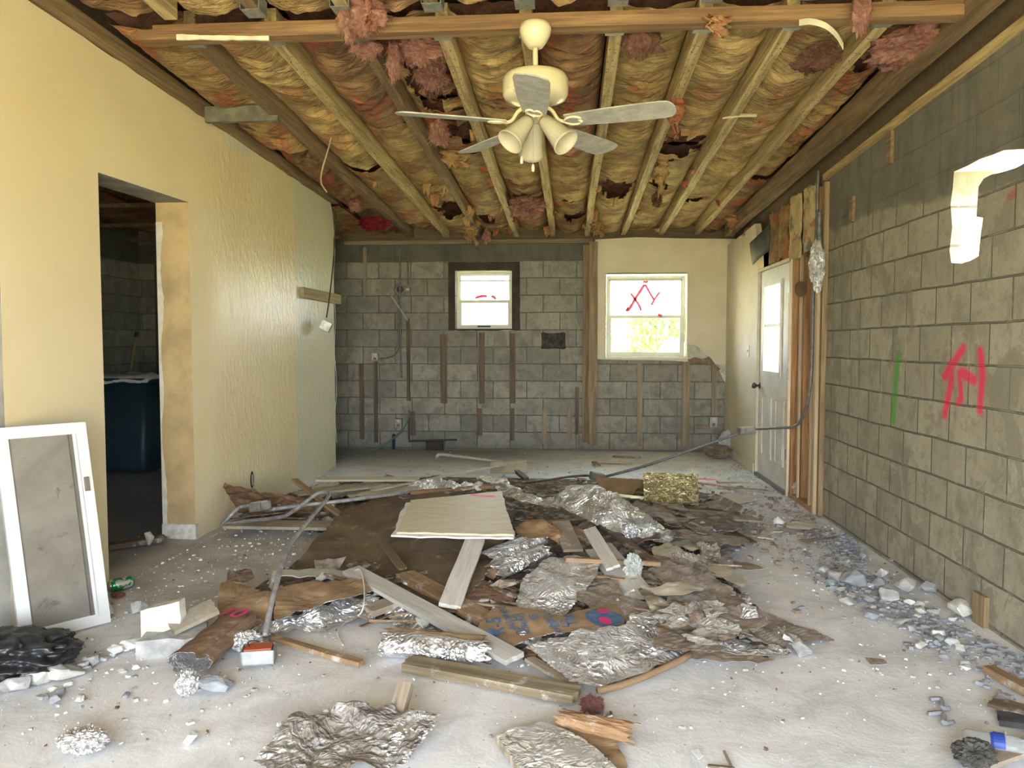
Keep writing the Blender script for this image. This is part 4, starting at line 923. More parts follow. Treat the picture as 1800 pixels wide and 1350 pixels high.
# cable and box on the end of the left wall, wood block
pline('hanging_cable', [on(589,372,0,-2.42), on(588,430,0,-2.42), on(582,500,0,-2.40), on(574,558,0,-2.36)], .007, plain('black_cable', (.04, .045, .04), .5), 'dark cable hanging from the ceiling down the end of the left wall', 'cable')
ebox('outlet_box', on(573, 573, 0, -2.36), (1, .2, -.5), .10, .10, .09, 'silver outlet box dangling on the dark cable at the left wall end', M_BOXM, plain('dark_face', (.12, .12, .11), .4))
ya, yb = on(534, 517, 0, -2.44).y, 8.12; zc = on(560, 519, 0, -2.44).z
o = obj('wood_block', boxbm(XL+.003, XL+.04, ya, yb, zc-.05, zc+.05), wood('block_wood', (.24, .19, .09), (.42, .35, .18), axis='Y')); tag(o, 'short wooden block fixed across the end of the cream left wall', 'board')
p = on(443, 843, 0, XL); t = empty('wall_hole', (XL, p.y, p.z), 'small oblong hole low in the cream left wall', 'hole')
bm = bmesh.new(); lathe(bm, [(.026, 0), (.024, .003), (.002, .003)], 20, Matrix.Diagonal((1, 1.4, 1, 1)) @ Matrix.Rotation(math.pi/2, 4, 'Y'))
for v in bm.verts: v.co.z *= 2.6
obj('rim', bm, plain('hole_dark', (.04, .03, .025), .9), t)
bm = boxbm(.002, .006, -.012, .014, -.045, .04); obj('metal_strap', bm, plain('hole_strap', (.42, .36, .28), .6), t)
# ------------------------------------------------------------------ debris: materials
def mat_foil(name, dust=.35, warm=0.0, dirt=(.30, .28, .25), big=9):
    m = MB(name); v = m.co(); wv = m.new('ShaderNodeVectorMath', operation='ADD')
    nz = m.noise(v, 4, 3, .5, out=1); m.l.new(v, wv.inputs[0]); sc = m.new('ShaderNodeVectorMath', operation='SCALE'); m.l.new(nz, sc.inputs[0]); sc.inputs['Scale'].default_value = .18; m.l.new(sc.outputs[0], wv.inputs[1])
    w_ = wv.outputs[0]
    e1 = m.vor(w_, big, 'F1'); e2 = m.vor(w_, big*2.7, 'F1'); e3 = m.vor(w_, big*6.5, 'F1')
    rdg = m.math('ABSOLUTE', m.math('SUBTRACT', m.noise(w_, big*1.6, 4, .6, .8), .5))
    h = m.math('ADD', m.math('ADD', m.math('MULTIPLY', e1, .45), m.math('MULTIPLY', e2, .42)), m.math('ADD', m.math('MULTIPLY', e3, .26), m.math('MULTIPLY', rdg, 1.2)))
    dn = m.noise(v, 7, 8, .72, .6); d = m.ramp(dn, .62-dust*.45, .66, .12, 1.0)
    base = (.78, .78-.03*warm, .80-.16*warm)
    c = m.mix(d, base, m.mix(m.ramp(m.noise(v, 3, 4, .6), .35, .65), dirt, tuple(min(1, x*1.7) for x in dirt)))
    mt = m.math('SUBTRACT', 1.0, d); rg = m.math('ADD', .22, m.math('MULTIPLY', d, .6))
    return m.set(c, rg, mt, m.bump(h, .85, .04))
M_FOIL = mat_foil('foil_facing', .50); M_FOILC = mat_foil('clean_foil', .22, dirt=(.48, .47, .45)); M_FOILD = mat_foil('dirty_foil', .85, .3, (.22, .19, .15)); M_FOILG = mat_foil('ceiling_tinted_foil', .22, 2.4, (.12, .085, .04), 9)  # last one: golden reflection of the ceiling put into the foil's base colour
def mat_paper(name, a, b, dustcol=(.45, .42, .38), dust=.35, marks=()):
    m = MB(name); v = m.co(); n = m.noise(v, 6, 6, .6, .3); dn = m.noise(v, 13, 8, .75); cr_ = m.vor(m.co(), 14, 'F1')
    c = m.mix(m.ramp(n, .3, .7), a, b); c = m.mix(m.ramp(dn, .66-dust*.35, .70, 0, .85), c, dustcol)
    for segs, col in marks: c = m.mix(m.math('MULTIPLY', m.strokes(v, segs), m.ramp(dn, .66, .45, .35, .95)), c, col)
    return m.set(c, .8, 0, m.bump(cr_, .35, .012), .3)
M_PAPER = mat_paper('kraft_paper', (.235, .150, .080), (.33, .225, .13), dust=.16)
M_PAPERD = mat_paper('dusty_kraft_paper', (.18, .13, .09), (.28, .21, .15), (.42, .40, .37), dust=.85)
M_PAPERB = mat_paper('dark_kraft_paper', (.11, .07, .045), (.19, .125, .08), (.36, .33, .30), dust=.55)
M_GYP = mat_paper('plasterboard_face', (.50, .47, .38), (.60, .56, .45), (.38, .34, .28), dust=.30)
M_WHITE = plain('white_gypsum', (.66, .66, .65), .9, var=.12, scale=12, bump=.3)
M_CONC = plain('concrete_chunk', (.38, .38, .37), .95, var=.25, scale=14, bump=.7); M_CONCL = plain('pale_concrete_chunk', (.56, .55, .50), .95, var=.2, scale=14, bump=.7); M_CONCB = plain('bluish_concrete_chunk', (.29, .305, .33), .95, var=.2, scale=14, bump=.6)
M_BOARD = wood('dusty_board', (.26, .21, .15), (.38, .32, .24), .25); M_BOARDB = wood('brown_board', (.20, .12, .06), (.36, .24, .13), .30); M_BOARDW = wood('whitewashed_board', (.50, .48, .43), (.64, .62, .57), .2, paint=((.26, .20, .13), .66)); M_BOARDD = wood('dark_board', (.10, .07, .045), (.19, .13, .08), .35)
# ------------------------------------------------------------------ debris: builders
def tri(x): x = x % 1.0; return abs(2*x-1)
def crumple(x, y, s, f=1.0):
    x += .06*N(x*4, y*4, s+3); y += .06*N(x*4, y*4, s+9); h = 0
    for k in range(5):
        a = s*1.7+k*1.31; q = (2.2+1.7*k)*f; h += (tri((x*math.cos(a)+y*math.sin(a))*q+.37*s+.9*N(x*2.2, y*2.2, s+k))-.5)/(1+k*.9)
    return .62*h+.20*(tri(x*13+2.1*N(x*5, y*5, s))-.5)+.20*(tri(y*15+x*5+2.1*N(x*6, y*4, s+2))-.5)
def inside(p, poly):
    c = False; n = len(poly); j = n-1
    for i in range(n):
        a, b = poly[i], poly[j]
        if (a.y > p.y) != (b.y > p.y) and p.x < (b.x-a.x)*(p.y-a.y)/(b.y-a.y)+a.x: c = not c
        j = i
    return c
def near_edge(p, poly):
    best = 1e9; q = p
    for i in range(len(poly)):
        a, b = poly[i], poly[(i+1) % len(poly)]; d = b-a; t = max(0, min(1, (p-a).dot(d)/max(d.length_squared, 1e-9))); k = a+d*t; L = (p-k).length
        if L < best: best = L; q = k
    return q, best
def px(p):
    d = Vector(p)-O; z = d.dot(FW); return 900+FPX*d.dot(RT)/z, 675-FPX*d.dot(UPV)/z
def sheet(name, poly, mats, label, cat, amp=.02, cell=.022, rag=.02, seed=1, thick=.002, ctrl=(), group=None, curl=0.0, f=1.0, minz=.004, lift=0.0):
    """torn sheet: each outline point is a viewing ray and the height z where the sheet crosses it"""
    K = list(poly)+list(ctrl); P3 = [fl(*q) for q in poly]; cen = sum(P3, Vector())/len(P3); sc = FPX/max(cen.y, 1)
    o2 = ragged([Vector((q[0], -q[1])) for q in poly], .035*sc, rag*sc*.8, seed)
    mnx = min(p.x for p in o2); mxx = max(p.x for p in o2); mny = min(p.y for p in o2); mxy = max(p.y for p in o2)
    cell = max(cell*sc*.62, math.sqrt((mxx-mnx)*(mxy-mny)/6500)); cy_ = cell*.62
    def H(u, v):
        sw = sz = 0
        for k in K: w_ = 1/(((u-k[0])**2+((v-k[1])*1.6)**2)+500)**1.5; sw += w_; sz += w_*k[2]
        return sz/sw
    def surf(u, v, L=1e9):
        b = fl(u, v, max(minz, H(u, v))); e = curl*max(0, 1-L/(.06*sc)) if curl else 0
        b.z = max(minz, b.z+lift+.6*amp*crumple(b.x, b.y+b.z*.7, seed, f)+e*(1+N(b.x*8, b.y*8, seed))); return b
    nx = int((mxx-mnx)/cell)+2; ny = int((mxy-mny)/cy_)+2; bm = bmesh.new(); G = {}
    def vert(i, j):
        if (i, j) not in G:
            p = Vector((mnx+i*cell, mny+j*cy_)); q, L = near_edge(p, o2)
            if (not inside(p, o2)) or L < cell*.4: p = q
            G[i, j] = bm.verts.new(surf(p.x, -p.y, L)-cen)
        return G[i, j]
    for i in range(nx):
        for j in range(ny):
            if inside(Vector((mnx+(i+.5)*cell, mny+(j+.5)*cy_)), o2):
                try: bm.faces.new((vert(i, j), vert(i+1, j), vert(i+1, j+1), vert(i, j+1)))
                except ValueError: pass
    bmesh.ops.remove_doubles(bm, verts=bm.verts, dist=.0005)
    bmesh.ops.recalc_face_normals(bm, faces=bm.faces)
    if sum(f_.normal.z*f_.calc_area() for f_ in bm.faces) < 0: bmesh.ops.reverse_faces(bm, faces=bm.faces)
    o = obj(name, bm, mats, None, False, cen)
    md = o.modifiers.new('s', 'SOLIDIFY'); md.thickness = thick; md.offset = -1
    if isinstance(mats, list) and len(mats) > 1: md.material_offset = 1; md.material_offset_rim = 1
    tag(o, label, cat, group)
    def Hxy(x, y):
        z = .09
        for _ in range(5): u, v = px((x, y, z)); z = H(u, v)
        q = Vector((x, y, z)); return max(minz, z+lift+.6*amp*crumple(x, y+z*.7, seed, f))
    return o, Hxy
def board(name, a, b, wd, th, mat, label, cat='board', roll=0.0, seed=1, group=None, rag=.012, at3=False, taper=0):
    A = a if at3 else fl(*a); Bq = b if at3 else fl(*b); d = Bq-A; L = d.length; mid = (A+Bq)/2
    q = d.to_track_quat('X', 'Z').to_matrix().to_4x4() @ Matrix.Rotation(roll, 4, 'X')
    bm = bmesh.new(); n = max(8, int(L/.05)); R = []; m_ = 5
    top = []
    for i in range(n+1):
        x = -L/2+L*i/n; row_t = []; row_b = []
        for k in range(m_+1):
            t = k/m_; ww = wd*(1-taper*i/n); y = (t-.5)*ww+.0025*N(x*5, seed, k in (0, m_))*(1 if k in (0, m_) else 0)
            ex = (rag*N(t*9, seed*3+i) if i in (0, n) else 0)
            zz = .002*N(x*4, t*3, seed)
            row_t.append(bm.verts.new((x+ex, y, th/2+zz))); row_b.append(bm.verts.new((x+ex, y, -th/2+zz)))
        R.append((row_t, row_b))
    for (t0, b0), (t1, b1) in zip(R, R[1:]):
        for k in range(m_):
            bm.faces.new((t0[k], t1[k], t1[k+1], t0[k+1])); bm.faces.new((b0[k], b0[k+1], b1[k+1], b1[k]))
        bm.faces.new((t0[0], b0[0], b1[0], t1[0])); bm.faces.new((t0[m_], t1[m_], b1[m_], b0[m_]))
    for (t0, b0) in (R[0], R[-1]):
        for k in range(m_): bm.faces.new((t0[k], t0[k+1], b0[k+1], b0[k]))
    bmesh.ops.recalc_face_normals(bm, faces=bm.faces)
    o = obj(name, bm, mat); o.matrix_world = Matrix.Translation(mid) @ q
    return tag(o, label, cat, group)
def roll_(name, a, b, r0, r1, mats, label, turn=1.25, flat=.7, seed=1, amp=.012, group=None, start=.6):
    """sheet rolled or folded round a line from a to b"""
    A, Bq = fl(*a), fl(*b); d = Bq-A; L = d.length; q = d.to_track_quat('X', 'Z').to_matrix(); bm = bmesh.new(); nx, nt = max(14, int(L/.02)), 40; G = []
    for i in range(nx+1):
        row = []
        for j in range(nt+1):
            th = start+2*math.pi*turn*j/nt; t = i/nx; r = (r0+(r1-r0)*t)*(1+.18*j/nt); x = L*t+(.05*N(j*.3, seed)*(1 if i in (0, nx) else 0))
            x += .02*N(j*.2, seed+2)*(1 if i in (1, nx-1) else 0)
            c = amp*crumple(x*2, j*.04, seed)
            row.append(bm.verts.new(q @ Vector((x, (r+c)*math.cos(th), (r+c)*math.sin(th)*flat))))
        G.append(row)
    for i in range(nx):
        for j in range(nt): bm.faces.new((G[i][j], G[i+1][j], G[i+1][j+1], G[i][j+1]))
    bmesh.ops.reverse_faces(bm, faces=bm.faces)
    o = obj(name, bm, mats, None, False, A); md = o.modifiers.new('s', 'SOLIDIFY'); md.thickness = .002; md.offset = -1
    if isinstance(mats, list) and len(mats) > 1: md.material_offset = 1; md.material_offset_rim = 1
    return tag(o, label, 'insulation sheet', group)
def chunk(p, s, seed, mat, label, group=None, flat=.7, name='concrete_chunk', cat='rubble', smooth=False, rough=.08):
    r = random.Random(seed*91+3); bm = bmesh.new()
    for i in range(16):
        v = Vector((r.uniform(-1, 1), r.uniform(-1, 1), r.uniform(-1, 1))); v.normalize(); v *= r.uniform(.75, 1.0)
        bm.verts.new((v.x*s[0], v.y*s[1], v.z*s[2]))
    g = bmesh.ops.convex_hull(bm, input=bm.verts)
    bmesh.ops.delete(bm, geom=[x for x in bm.verts if not x.link_faces], context='VERTS')
    bmesh.ops.bevel(bm, geom=list(bm.edges), offset=min(s)*.07, segments=1, affect='EDGES')
    bmesh.ops.triangulate(bm, faces=bm.faces[:]); bmesh.ops.subdivide_edges(bm, edges=bm.edges[:], cuts=2, use_grid_fill=True)
    for v in bm.verts: v.co += v.co.normalized()*min(s)*rough*noise.noise(v.co*(1.2/min(s))+Vector((seed, 0, 0)))*2
    mz = min(v.co.z for v in bm.verts)
    for v in bm.verts: v.co.z -= mz
    o = obj(name, bm, mat, None, False, Vector(p)-Vector((0, 0, .004))); o.rotation_euler = (0, 0, r.uniform(0, 6.28)); return tag(o, label, cat, group)
def foilball(p, s, seed, mat, label, name='foil_wad', group=None, cat='foil', folds=1.0):
    bm = bmesh.new(); bmesh.ops.create_icosphere(bm, subdivisions=5, radius=1)
    for v in bm.verts:
        n = v.co.normalized(); h = .8+.5*folds*(.35-abs(noise.noise(n*2.1+Vector((seed, 0, 0)))))+.22*folds*(.3-abs(noise.noise(n*5+Vector((0, seed, 0)))))
        v.co = Vector((n.x*s[0]*h, n.y*s[1]*h, n.z*s[2]*h))
    mz = min(v.co.z for v in bm.verts)
    for v in bm.verts: v.co.z -= mz+.002
    return tag(obj(name, bm, mat, None, False, Vector(p)), label, cat, group)
# ------------------------------------------------------------------ fine litter under the heap (nobody could count it)
PILE = [Vector(fl(*q)[:2]) for q in ((400,900),(560,850),(760,838),(1000,842),(1180,850),(1290,880),(1300,940),(1250,990),(1330,1060),(1420,1120),(1370,1160),(1200,1170),(1060,1215),(960,1190),(840,1140),(720,1110),(620,1090),(470,1110),(390,1060),(500,1000),(560,940),(430,925))]
def mound(x, y):
    p = Vector((x, y)); ins = inside(p, PILE); q, L = near_edge(p, PILE)
    if not ins: return 0.0
    return .07*min(1, L/.55)**.8
m = MB('fine_debris'); v = m.co(); n1 = m.noise(v, 8, 8, .75, .8); vo = m.vor(v, 26, 'F1', 'Color'); vs_ = m.sep(vo)
c = m.mix(m.ramp(n1, .35, .6), (.055, .042, .030), (.17, .13, .09)); c = m.mix(m.ramp(vs_[0], .80, .84), c, (.36, .34, .30)); c = m.mix(m.ramp(vs_[1], .86, .88), c, (.30, .17, .08))
M_FINE = m.set(c, .9, 0, m.bump(m.vor(v, 26), .8, .02))
bm = bmesh.new(); mnx = min(p.x for p in PILE); mxx = max(p.x for p in PILE); mny = min(p.y for p in PILE); mxy = max(p.y for p in PILE); c_ = .035; G = {}
for i in range(int((mxx-mnx)/c_)+1):
    for j in range(int((mxy-mny)/c_)+1):
        x, y = mnx+i*c_, mny+j*c_; h = mound(x, y)
        if h > 0.004: G[i, j] = bm.verts.new((x, y, h*.75+.045*N(x*6, y*6)*min(1, h*9)+.02*abs(N(x*19, y*19))*min(1, h*12)))
for (i, j) in list(G):
    if all(k in G for k in ((i+1, j), (i+1, j+1), (i, j+1))): bm.faces.new((G[i, j], G[i+1, j], G[i+1, j+1], G[i, j+1]))
tag(obj('fine_debris', bm, M_FINE, None, True), 'fine dark litter filling the gaps under the big debris heap', 'debris', None, 'stuff')
# ------------------------------------------------------------------ the heap
sheet('hardboard_panel', [(512,1004,.03),(556,945,.10),(600,900,.16),(655,876,.20),(780,866,.24),(905,900,.24),(872,990,.13),(800,1075,.07),(700,1066,.05),(620,1018,.04)], [mat_paper('dark_hardboard', (.105, .072, .040), (.165, .118, .072), (.30, .26, .21), .28), M_PAPERB], 'large dark brown hardboard panel under the cream plasterboard piece', 'panel', .008, .03, .012, 2, .006, f=.6)
# cream plasterboard
m = MB('cream_board_face'); v = m.co(); n = m.noise(m.co((2, 14, 8)), 4, 5, .65, .5); sp_ = m.noise(v, 38, 4, .7)
c = m.mix(m.ramp(n, .3, .7), (.52, .46, .32), (.64, .59, .45)); c = m.mix(m.ramp(sp_, .62, .72, 0, .6), c, (.20, .17, .12))
A1, A2, A3, A4 = fl(722, 878, .34), fl(882, 866, .35), fl(903, 938, .275), fl(697, 934, .275)
cen = (A1+A2+A3+A4)/4; rs = [(fl(832,872,.343)-cen), (fl(842,874,.34)-cen), (fl(866,874,.342)-cen), (fl(858, 868, .348)-cen)]
c = m.mix(m.math('MULTIPLY', m.strokes(v, [(rs[0], rs[1], .02), (rs[1], rs[2], .02)]), m.ramp(n, .2, .6, .5, .95)), c, RED)
M_CB = m.set(c, .42, 0, m.bump(n, .25, .006, m.bump(sp_, .2, .003)), .5)
t = empty('plasterboard_piece', cen, 'cream painted plasterboard slab lying on top of the heap with a red mark', 'plasterboard')
def quadslab(P, th, mat, nm, par, off, seed, rag=.012):
    U = (P[2]-P[3]).normalized(); Nn = U.cross(P[0]-P[3]).normalized(); V = Nn.cross(U)
    if Nn.z < 0: Nn = -Nn
    h0 = sum((p-off).dot(Nn) for p in P)/4; o2 = ragged([Vector(((p-off).dot(U), (p-off).dot(V))) for p in P], .04, rag, seed); bm = plate(o2, [], lambda a, b, q: U*a+V*b+Nn*(h0-q), th); return obj(nm, bm, mat, par)
quadslab([A1, A2, A3, A4], .012, M_CB, 'board_face', t, cen, 3)
dn = Vector((0, 0, -.016)); quadslab([A1+dn+Vector((-.03, 0, 0)), A2+dn, A3+dn+Vector((.0, -.008, 0)), A4+dn+Vector((-.03, -.006, 0))], .010, M_WHITE, 'gypsum_layer', t, cen, 8, .02)
bm = bmesh.new(); prev = None
for i in range(60):
    a = fl(760+(905-760)*i/59, 935+3*i/59, .265); hgt = .012+.035*abs(N(i*.14, 3))*(1.2 if i < 46 else 3.0)*min(1, i/6); p_ = (bm.verts.new(a-cen), bm.verts.new(a-cen+Vector((.01*N(i*.3, 1), -.02*N(i*.2, 5)-.008, -hgt))))
    if prev: bm.faces.new((prev[0], p_[0], p_[1], prev[1]))
    prev = p_
o = obj('torn_paper_edge', bm, M_GYP, t)
board('painted_plank', (617,1002,.115), (905,1158,.045), .098, .022, wood('pale_grey_paint', (.42, .41, .38), (.52, .51, .48), .1), 'long pale grey painted plank lying diagonally across the heap front', seed=3, roll=.1)
board('painted_plank', (836,948,.225), (790,1066,.085), .105, .02, M_BOARDW, 'peeling whitewashed plank running down from under the cream slab', seed=4, roll=-.15)
board('board', (712,1010,.085), (884,1106,.05), .11, .03, M_BOARDB, 'rough brown board under the crossing of the two pale planks', seed=5)
board('board', (648,1075,.04), (712,1052,.06), .10, .03, M_BOARD, 'short grey brown board stub under the long pale plank', seed=6)
board('board', (717,1166,.022), (1014,1222,.022), .095, .036, wood('weathered_board', (.17, .13, .08), (.31, .25, .165), .15), 'weathered brown board lying in front of the heap', seed=7, rag=.03)
board('lath', (930,1158,.03), (1012,1206,.012), .045, .015, M_BOARD, 'thin grey lath beside the end of the long pale plank', seed=8)
board('lath', (478,1121,.018), (636,1167,.016), .035, .022, M_BOARDB, 'narrow stick with a reddish end beside the orange outlet box', seed=9)
bp = fl(637, 1167, .018); o = obj('paint_blotch', boxbm(-.012, .012, -.016, .016, -.011, .011), plain('red_brown_end', (.28, .06, .03), .7), None, False, bp+Vector((-.004, 0, 0))); o.rotation_euler = (0, 0, -.35)
bpy.data.objects.remove(o)
board('board', (713,1203,.10), (697,1262,.03), .055, .026, M_BOARD, 'short upright board stub standing behind the front left foil sheet', seed=10, roll=.2)
board('lath', (517,843,.30), (606,912,.13), .045, .02, wood('brown_lath', (.19, .12, .06), (.29, .19, .10)), 'brown lath leaning in the heap near the left wall', seed=11)
board('lath', (668,948,.19), (708,1000,.11), .045, .012, wood('brown_lath_dark', (.10, .065, .035), (.15, .10, .055)), 'dark lath lying on the hardboard panel', seed=12)
board('slat', (994,983,.17), (1160,991,.14), .030, .022, M_BOARDB, 'long thin brown slat across the middle right of the heap', seed=13)
board('painted_plank', (1036,930,.22), (1078,998,.16), .075, .014, M_BOARDW, 'narrow whitewashed strip under the big twisted foil sheet', seed=14, roll=.3)
board('painted_plank', (1052,962,.16), (1128,1054,.07), .155, .014, wood('pale_plank', (.44, .42, .37), (.54, .52, .47), .3), 'broad pale plank broken off in the middle right of the heap', seed=15, roll=.2, rag=.04)
board('lath', (1060,925,.16), (1160,995,.10), .05, .02, M_BOARDD, 'dark lath beside the broad pale plank', seed=16)
board('board', (985,918,.24), (1008,968,.16), .11, .015, mat_paper('grey_strip', (.20, .16, .12), (.28, .23, .17), dust=.4), 'grey brown strip hanging down beside the curved brown paper', seed=17)
board('board', (1002,930,.15), (1050,958,.12), .10, .02, M_BOARDB, 'yellow brown board piece behind the broad pale plank', seed=18)
board('board', (1000,955,.12), (1050,985,.10), .12, .015, M_PAPERB, 'dark brown broken panel above the thin brown slat', seed=19)
# wood and drywall at the far left of the heap
board('pale_board', (405,921,.06), (640,925,.08), .20, .02, mat_paper('beige_board', (.26, .22, .16), (.36, .31, .23), dust=.4), 'dusty beige board lying behind the bent conduit', seed=21)
board('plank', (520,868,.14), (700,850,.14), .14, .015, mat_paper('beige_board2', (.30, .26, .18), (.40, .36, .26), dust=.4), 'beige plank among the layered scraps at the back left of the heap', seed=22)
board('plank', (560,842,.16), (735,842,.17), .16, .015, M_GYP, 'pale plank topping the layered scraps nearest the left wall end', seed=23)
sheet('plasterboard_scrap', [(545,852,.10),(640,846,.12),(760,852,.16),(740,868,.14),(640,872,.12),(560,872,.08)], [M_GYP, M_PAPERB], 'large pale plasterboard scrap in the back left of the heap', 'plasterboard', .03, .025, .05, 6, .012)
sheet('plasterboard_scrap', [(480,1003,.09),(560,1000,.08),(640,1012,.07),(660,1024,.04),(600,1022,.04),(540,1012,.05),(486,1012,.08),(478,1038,.02),(472,1030,.03)], [plain('greenish_trim', (.46, .47, .38), .7), M_WHITE], 'long torn greenish white strip below the hardboard panel', 'plasterboard', .012, .016, .02, 7, .004)
board('long_strip', (655,862,.17), (921,810,.10), .05, .008, plain('cream_strip', (.56, .52, .40), .6), 'long thin cream strip reaching back from the heap', 'strip', seed=25)
board('flat_blade', (862,822,.09), (926,822,.09), .17, .008, plain('cream_blade', (.44, .40, .30), .5), 'rounded cream board end sticking up behind the heap', 'board', seed=26, rag=0, roll=.5)
pline('corner_trim', [fl(772,810,.02),fl(768,803,.10),fl(775,799,.12),fl(810,803,.06),fl(850,808,.02),fl(884,812,.01)], .018, plain('plastic_trim', (.50, .50, .42), .5), 'curved translucent trim strip on the floor behind the heap', 'strip', 5, 4)
board('lath', (908,828,.06), (925,842,.04), .05, .03, M_PIPED, 'dark bracket stub behind the twisted foil', seed=27)
# kraft and foil, left front
sheet('kraft_paper', [(382,1062,.06),(388,1024,.10),(402,1018,.11),(418,1026,.10),(480,1040,.11),(478,1094,.04),(430,1108,.03),(385,1112,.03)], [M_PAPER, M_FOIL], 'smooth brown paper sheet left of the conduit', 'paper', .022, .02, .015, 8, f=.7)
sheet('kraft_paper', [(398,1018,.10),(400,1000,.11),(440,1002,.10),(448,1016,.09),(425,1024,.09)], [M_PAPERB, M_PAPERB], 'small dark crumpled paper on top of the smooth brown sheet', 'paper', .05, .015, .03, 9)
sheet('kraft_paper', [(482,1032,.11),(560,1022,.13),(640,1018,.12),(655,1040,.09),(560,1064,.10),(482,1092,.06)], [M_PAPER, M_FOILC], 'long folded brown paper sheet right of the conduit', 'paper', .02, .02, .015, 10, f=.8)
sheet('foil_sheet', [(400,1088,.05),(440,1096,.04),(482,1086,.07),(560,1066,.08),(650,1042,.085),(668,1052,.05),(660,1085,.02),(600,1098,.012),(535,1112,.01),(490,1108,.015),(425,1108,.02)], [M_FOILC, M_PAPER], 'bright wrinkled foil strip along the folded brown paper', 'foil', .05, .016, .03, 11, f=1.6)
sheet('foil_sheet', [(660,1048,.05),(700,1060,.05),(760,1085,.04),(820,1120,.03),(780,1130,.01),(720,1120,.01),(690,1095,.01)], [M_FOILC, M_PAPER], 'glittering foil scraps under the long pale plank', 'foil', .06, .016, .05, 12, f=2)
roll_('folded_sheet', (418,1092,.06), (330,1164,.045), .085, .085, [mat_paper('marked_kraft', (.15, .09, .055), (.24, .155, .095), (.34, .31, .28), .3, marks=[(((.03,-.03,.05),(.06,-.06,.06),.012), RED)] if False else ()), M_FOIL], 'flattened brown paper roll with magenta figures, left front of the heap', 1.05, .45, 13, .01)
def decal_text(txt, p, dirx, diry, size, col, par, nm='printing', lift=.004, Hf=None, rotm=True):
    """flat lettering lying on a sheet"""
    cu = bpy.data.curves.new('txt', 'FONT'); cu.body = txt; cu.size = size; cu.align_x = 'CENTER'; cu.align_y = 'CENTER'; cu.offset = size*.012
    ob = bpy.data.objects.new('txt', cu); C.objects.link(ob); bpy.context.view_layer.update()
    me = bpy.data.meshes.new_from_object(ob.evaluated_get(bpy.context.evaluated_depsgraph_get())); bpy.data.objects.remove(ob)
    bm = bmesh.new(); bm.from_mesh(me); bpy.data.meshes.remove(me)
    bmesh.ops.triangulate(bm, faces=bm.faces[:])
    for _ in range(2):
        es = [e for e in bm.edges if e.calc_length() > size*.12]
        if es: bmesh.ops.subdivide_edges(bm, edges=es, cuts=1)
    X = Vector(dirx).normalized(); Y = Vector(diry).normalized()
    for v in bm.verts:
        q = Vector(p)+X*v.co.x+Y*v.co.y
        if Hf: q.z = Hf(q.x, q.y)
        q.z += lift; v.co = q-par.location
    return obj(nm, bm, col, par)
M_MAG = plain('magenta_spray', (.55, .03, .16), .8); M_BLUE = plain('blue_print', (.06, .12, .22), .8, var=.3, scale=30)
rl = bpy.data.objects.get('folded_sheet'); p = fl(410, 1098, .055); decal_text('10', p+Vector((0, 0, .052)), (1, -.35, 0), (.35, 1, .05), .13, M_MAG, rl, 'spray_figures')
roll_('foil_roll', (676,1132,.05), (858,1148,.045), .06, .052, [M_FOILC, M_PAPER], 'foil-faced sheet rolled up beneath the long pale plank', 1.15, .75, 14, .014, start=2.2)
roll_('kraft_roll', (682,1118,.075), (850,1128,.06), .045, .04, [M_PAPER, M_PAPERB], 'brown paper roll lying behind the foil roll under the plank', .8, .6, 15, .008, start=0)
# middle: foil rolls, foil sheet, printed kraft
roll_('foil_roll', (848,985,.13), (950,945,.18), .07, .06, [M_FOIL, M_PAPER], 'upper dusty foil roll right of the whitewashed plank', .85, .55, 16, .012, start=.2)
roll_('foil_roll', (862,1008,.10), (955,968,.15), .065, .055, [M_FOILC, M_PAPER], 'bright lower foil roll above the dusty foil sheet', .9, .6, 17, .014, start=.2)
sheet('kraft_paper', [(842,995,.14),(872,985,.16),(882,1000,.13),(868,1018,.08),(850,1010,.09)], [M_PAPER, M_PAPER], 'small bright brown paper flap at the mouth of the foil rolls', 'paper', .015, .014, .01, 18)
sheet('kraft_paper', [(800,1010,.10),(850,1020,.10),(900,1040,.09),(905,1065,.06),(860,1070,.07),(820,1055,.08)], [mat_paper('brown_magenta', (.13, .07, .045), (.20, .12, .075), (.34, .30, .27), .3), M_PAPERB], 'dark brown curled sheet with a magenta spot beside the plank crossing', 'paper', .03, .018, .02, 19)
sheet('kraft_paper', [(905,928,.22),(925,915,.27),(955,912,.29),(984,932,.25),(986,958,.14),(962,944,.20),(930,946,.20),(908,938,.20)], [mat_paper('brown_curve', (.20, .125, .06), (.31, .20, .105), dust=.1), M_PAPERB], 'curved brown paper arching beside the cream slab', 'paper', .02, .016, .012, 20, f=.6)
sheet('foil_sheet', [(906,1058,.08),(916,1022,.11),(950,988,.13),(1010,976,.14),(1058,984,.16),(1050,1010,.12),(1020,1052,.08),(985,1084,.05),(945,1092,.05),(918,1082,.06)], [M_FOIL, M_PAPER], 'broad dusty foil sheet in the middle of the heap', 'foil', .035, .018, .02, 21, ctrl=((980,1030,.13),), f=1.3)
o, H23 = sheet('printed_kraft', [(838,1108,.075),(852,1082,.09),(872,1064,.10),(930,1070,.10),(985,1082,.095),(1030,1070,.10),(1084,1060,.10),(1100,1092,.085),(1082,1108,.07),(990,1110,.07),(930,1124,.055),(890,1142,.045),(860,1128,.055)], [M_PAPER, M_FOILC], 'brown paper sheet printed with blue lettering and a blue disc', 'paper', .010, .018, .010, 22, f=.6)
HP = H23
dX = (fl(1084,1066,.1)-fl(850,1085,.1)); dY = Vector((-dX.y, dX.x, 0))
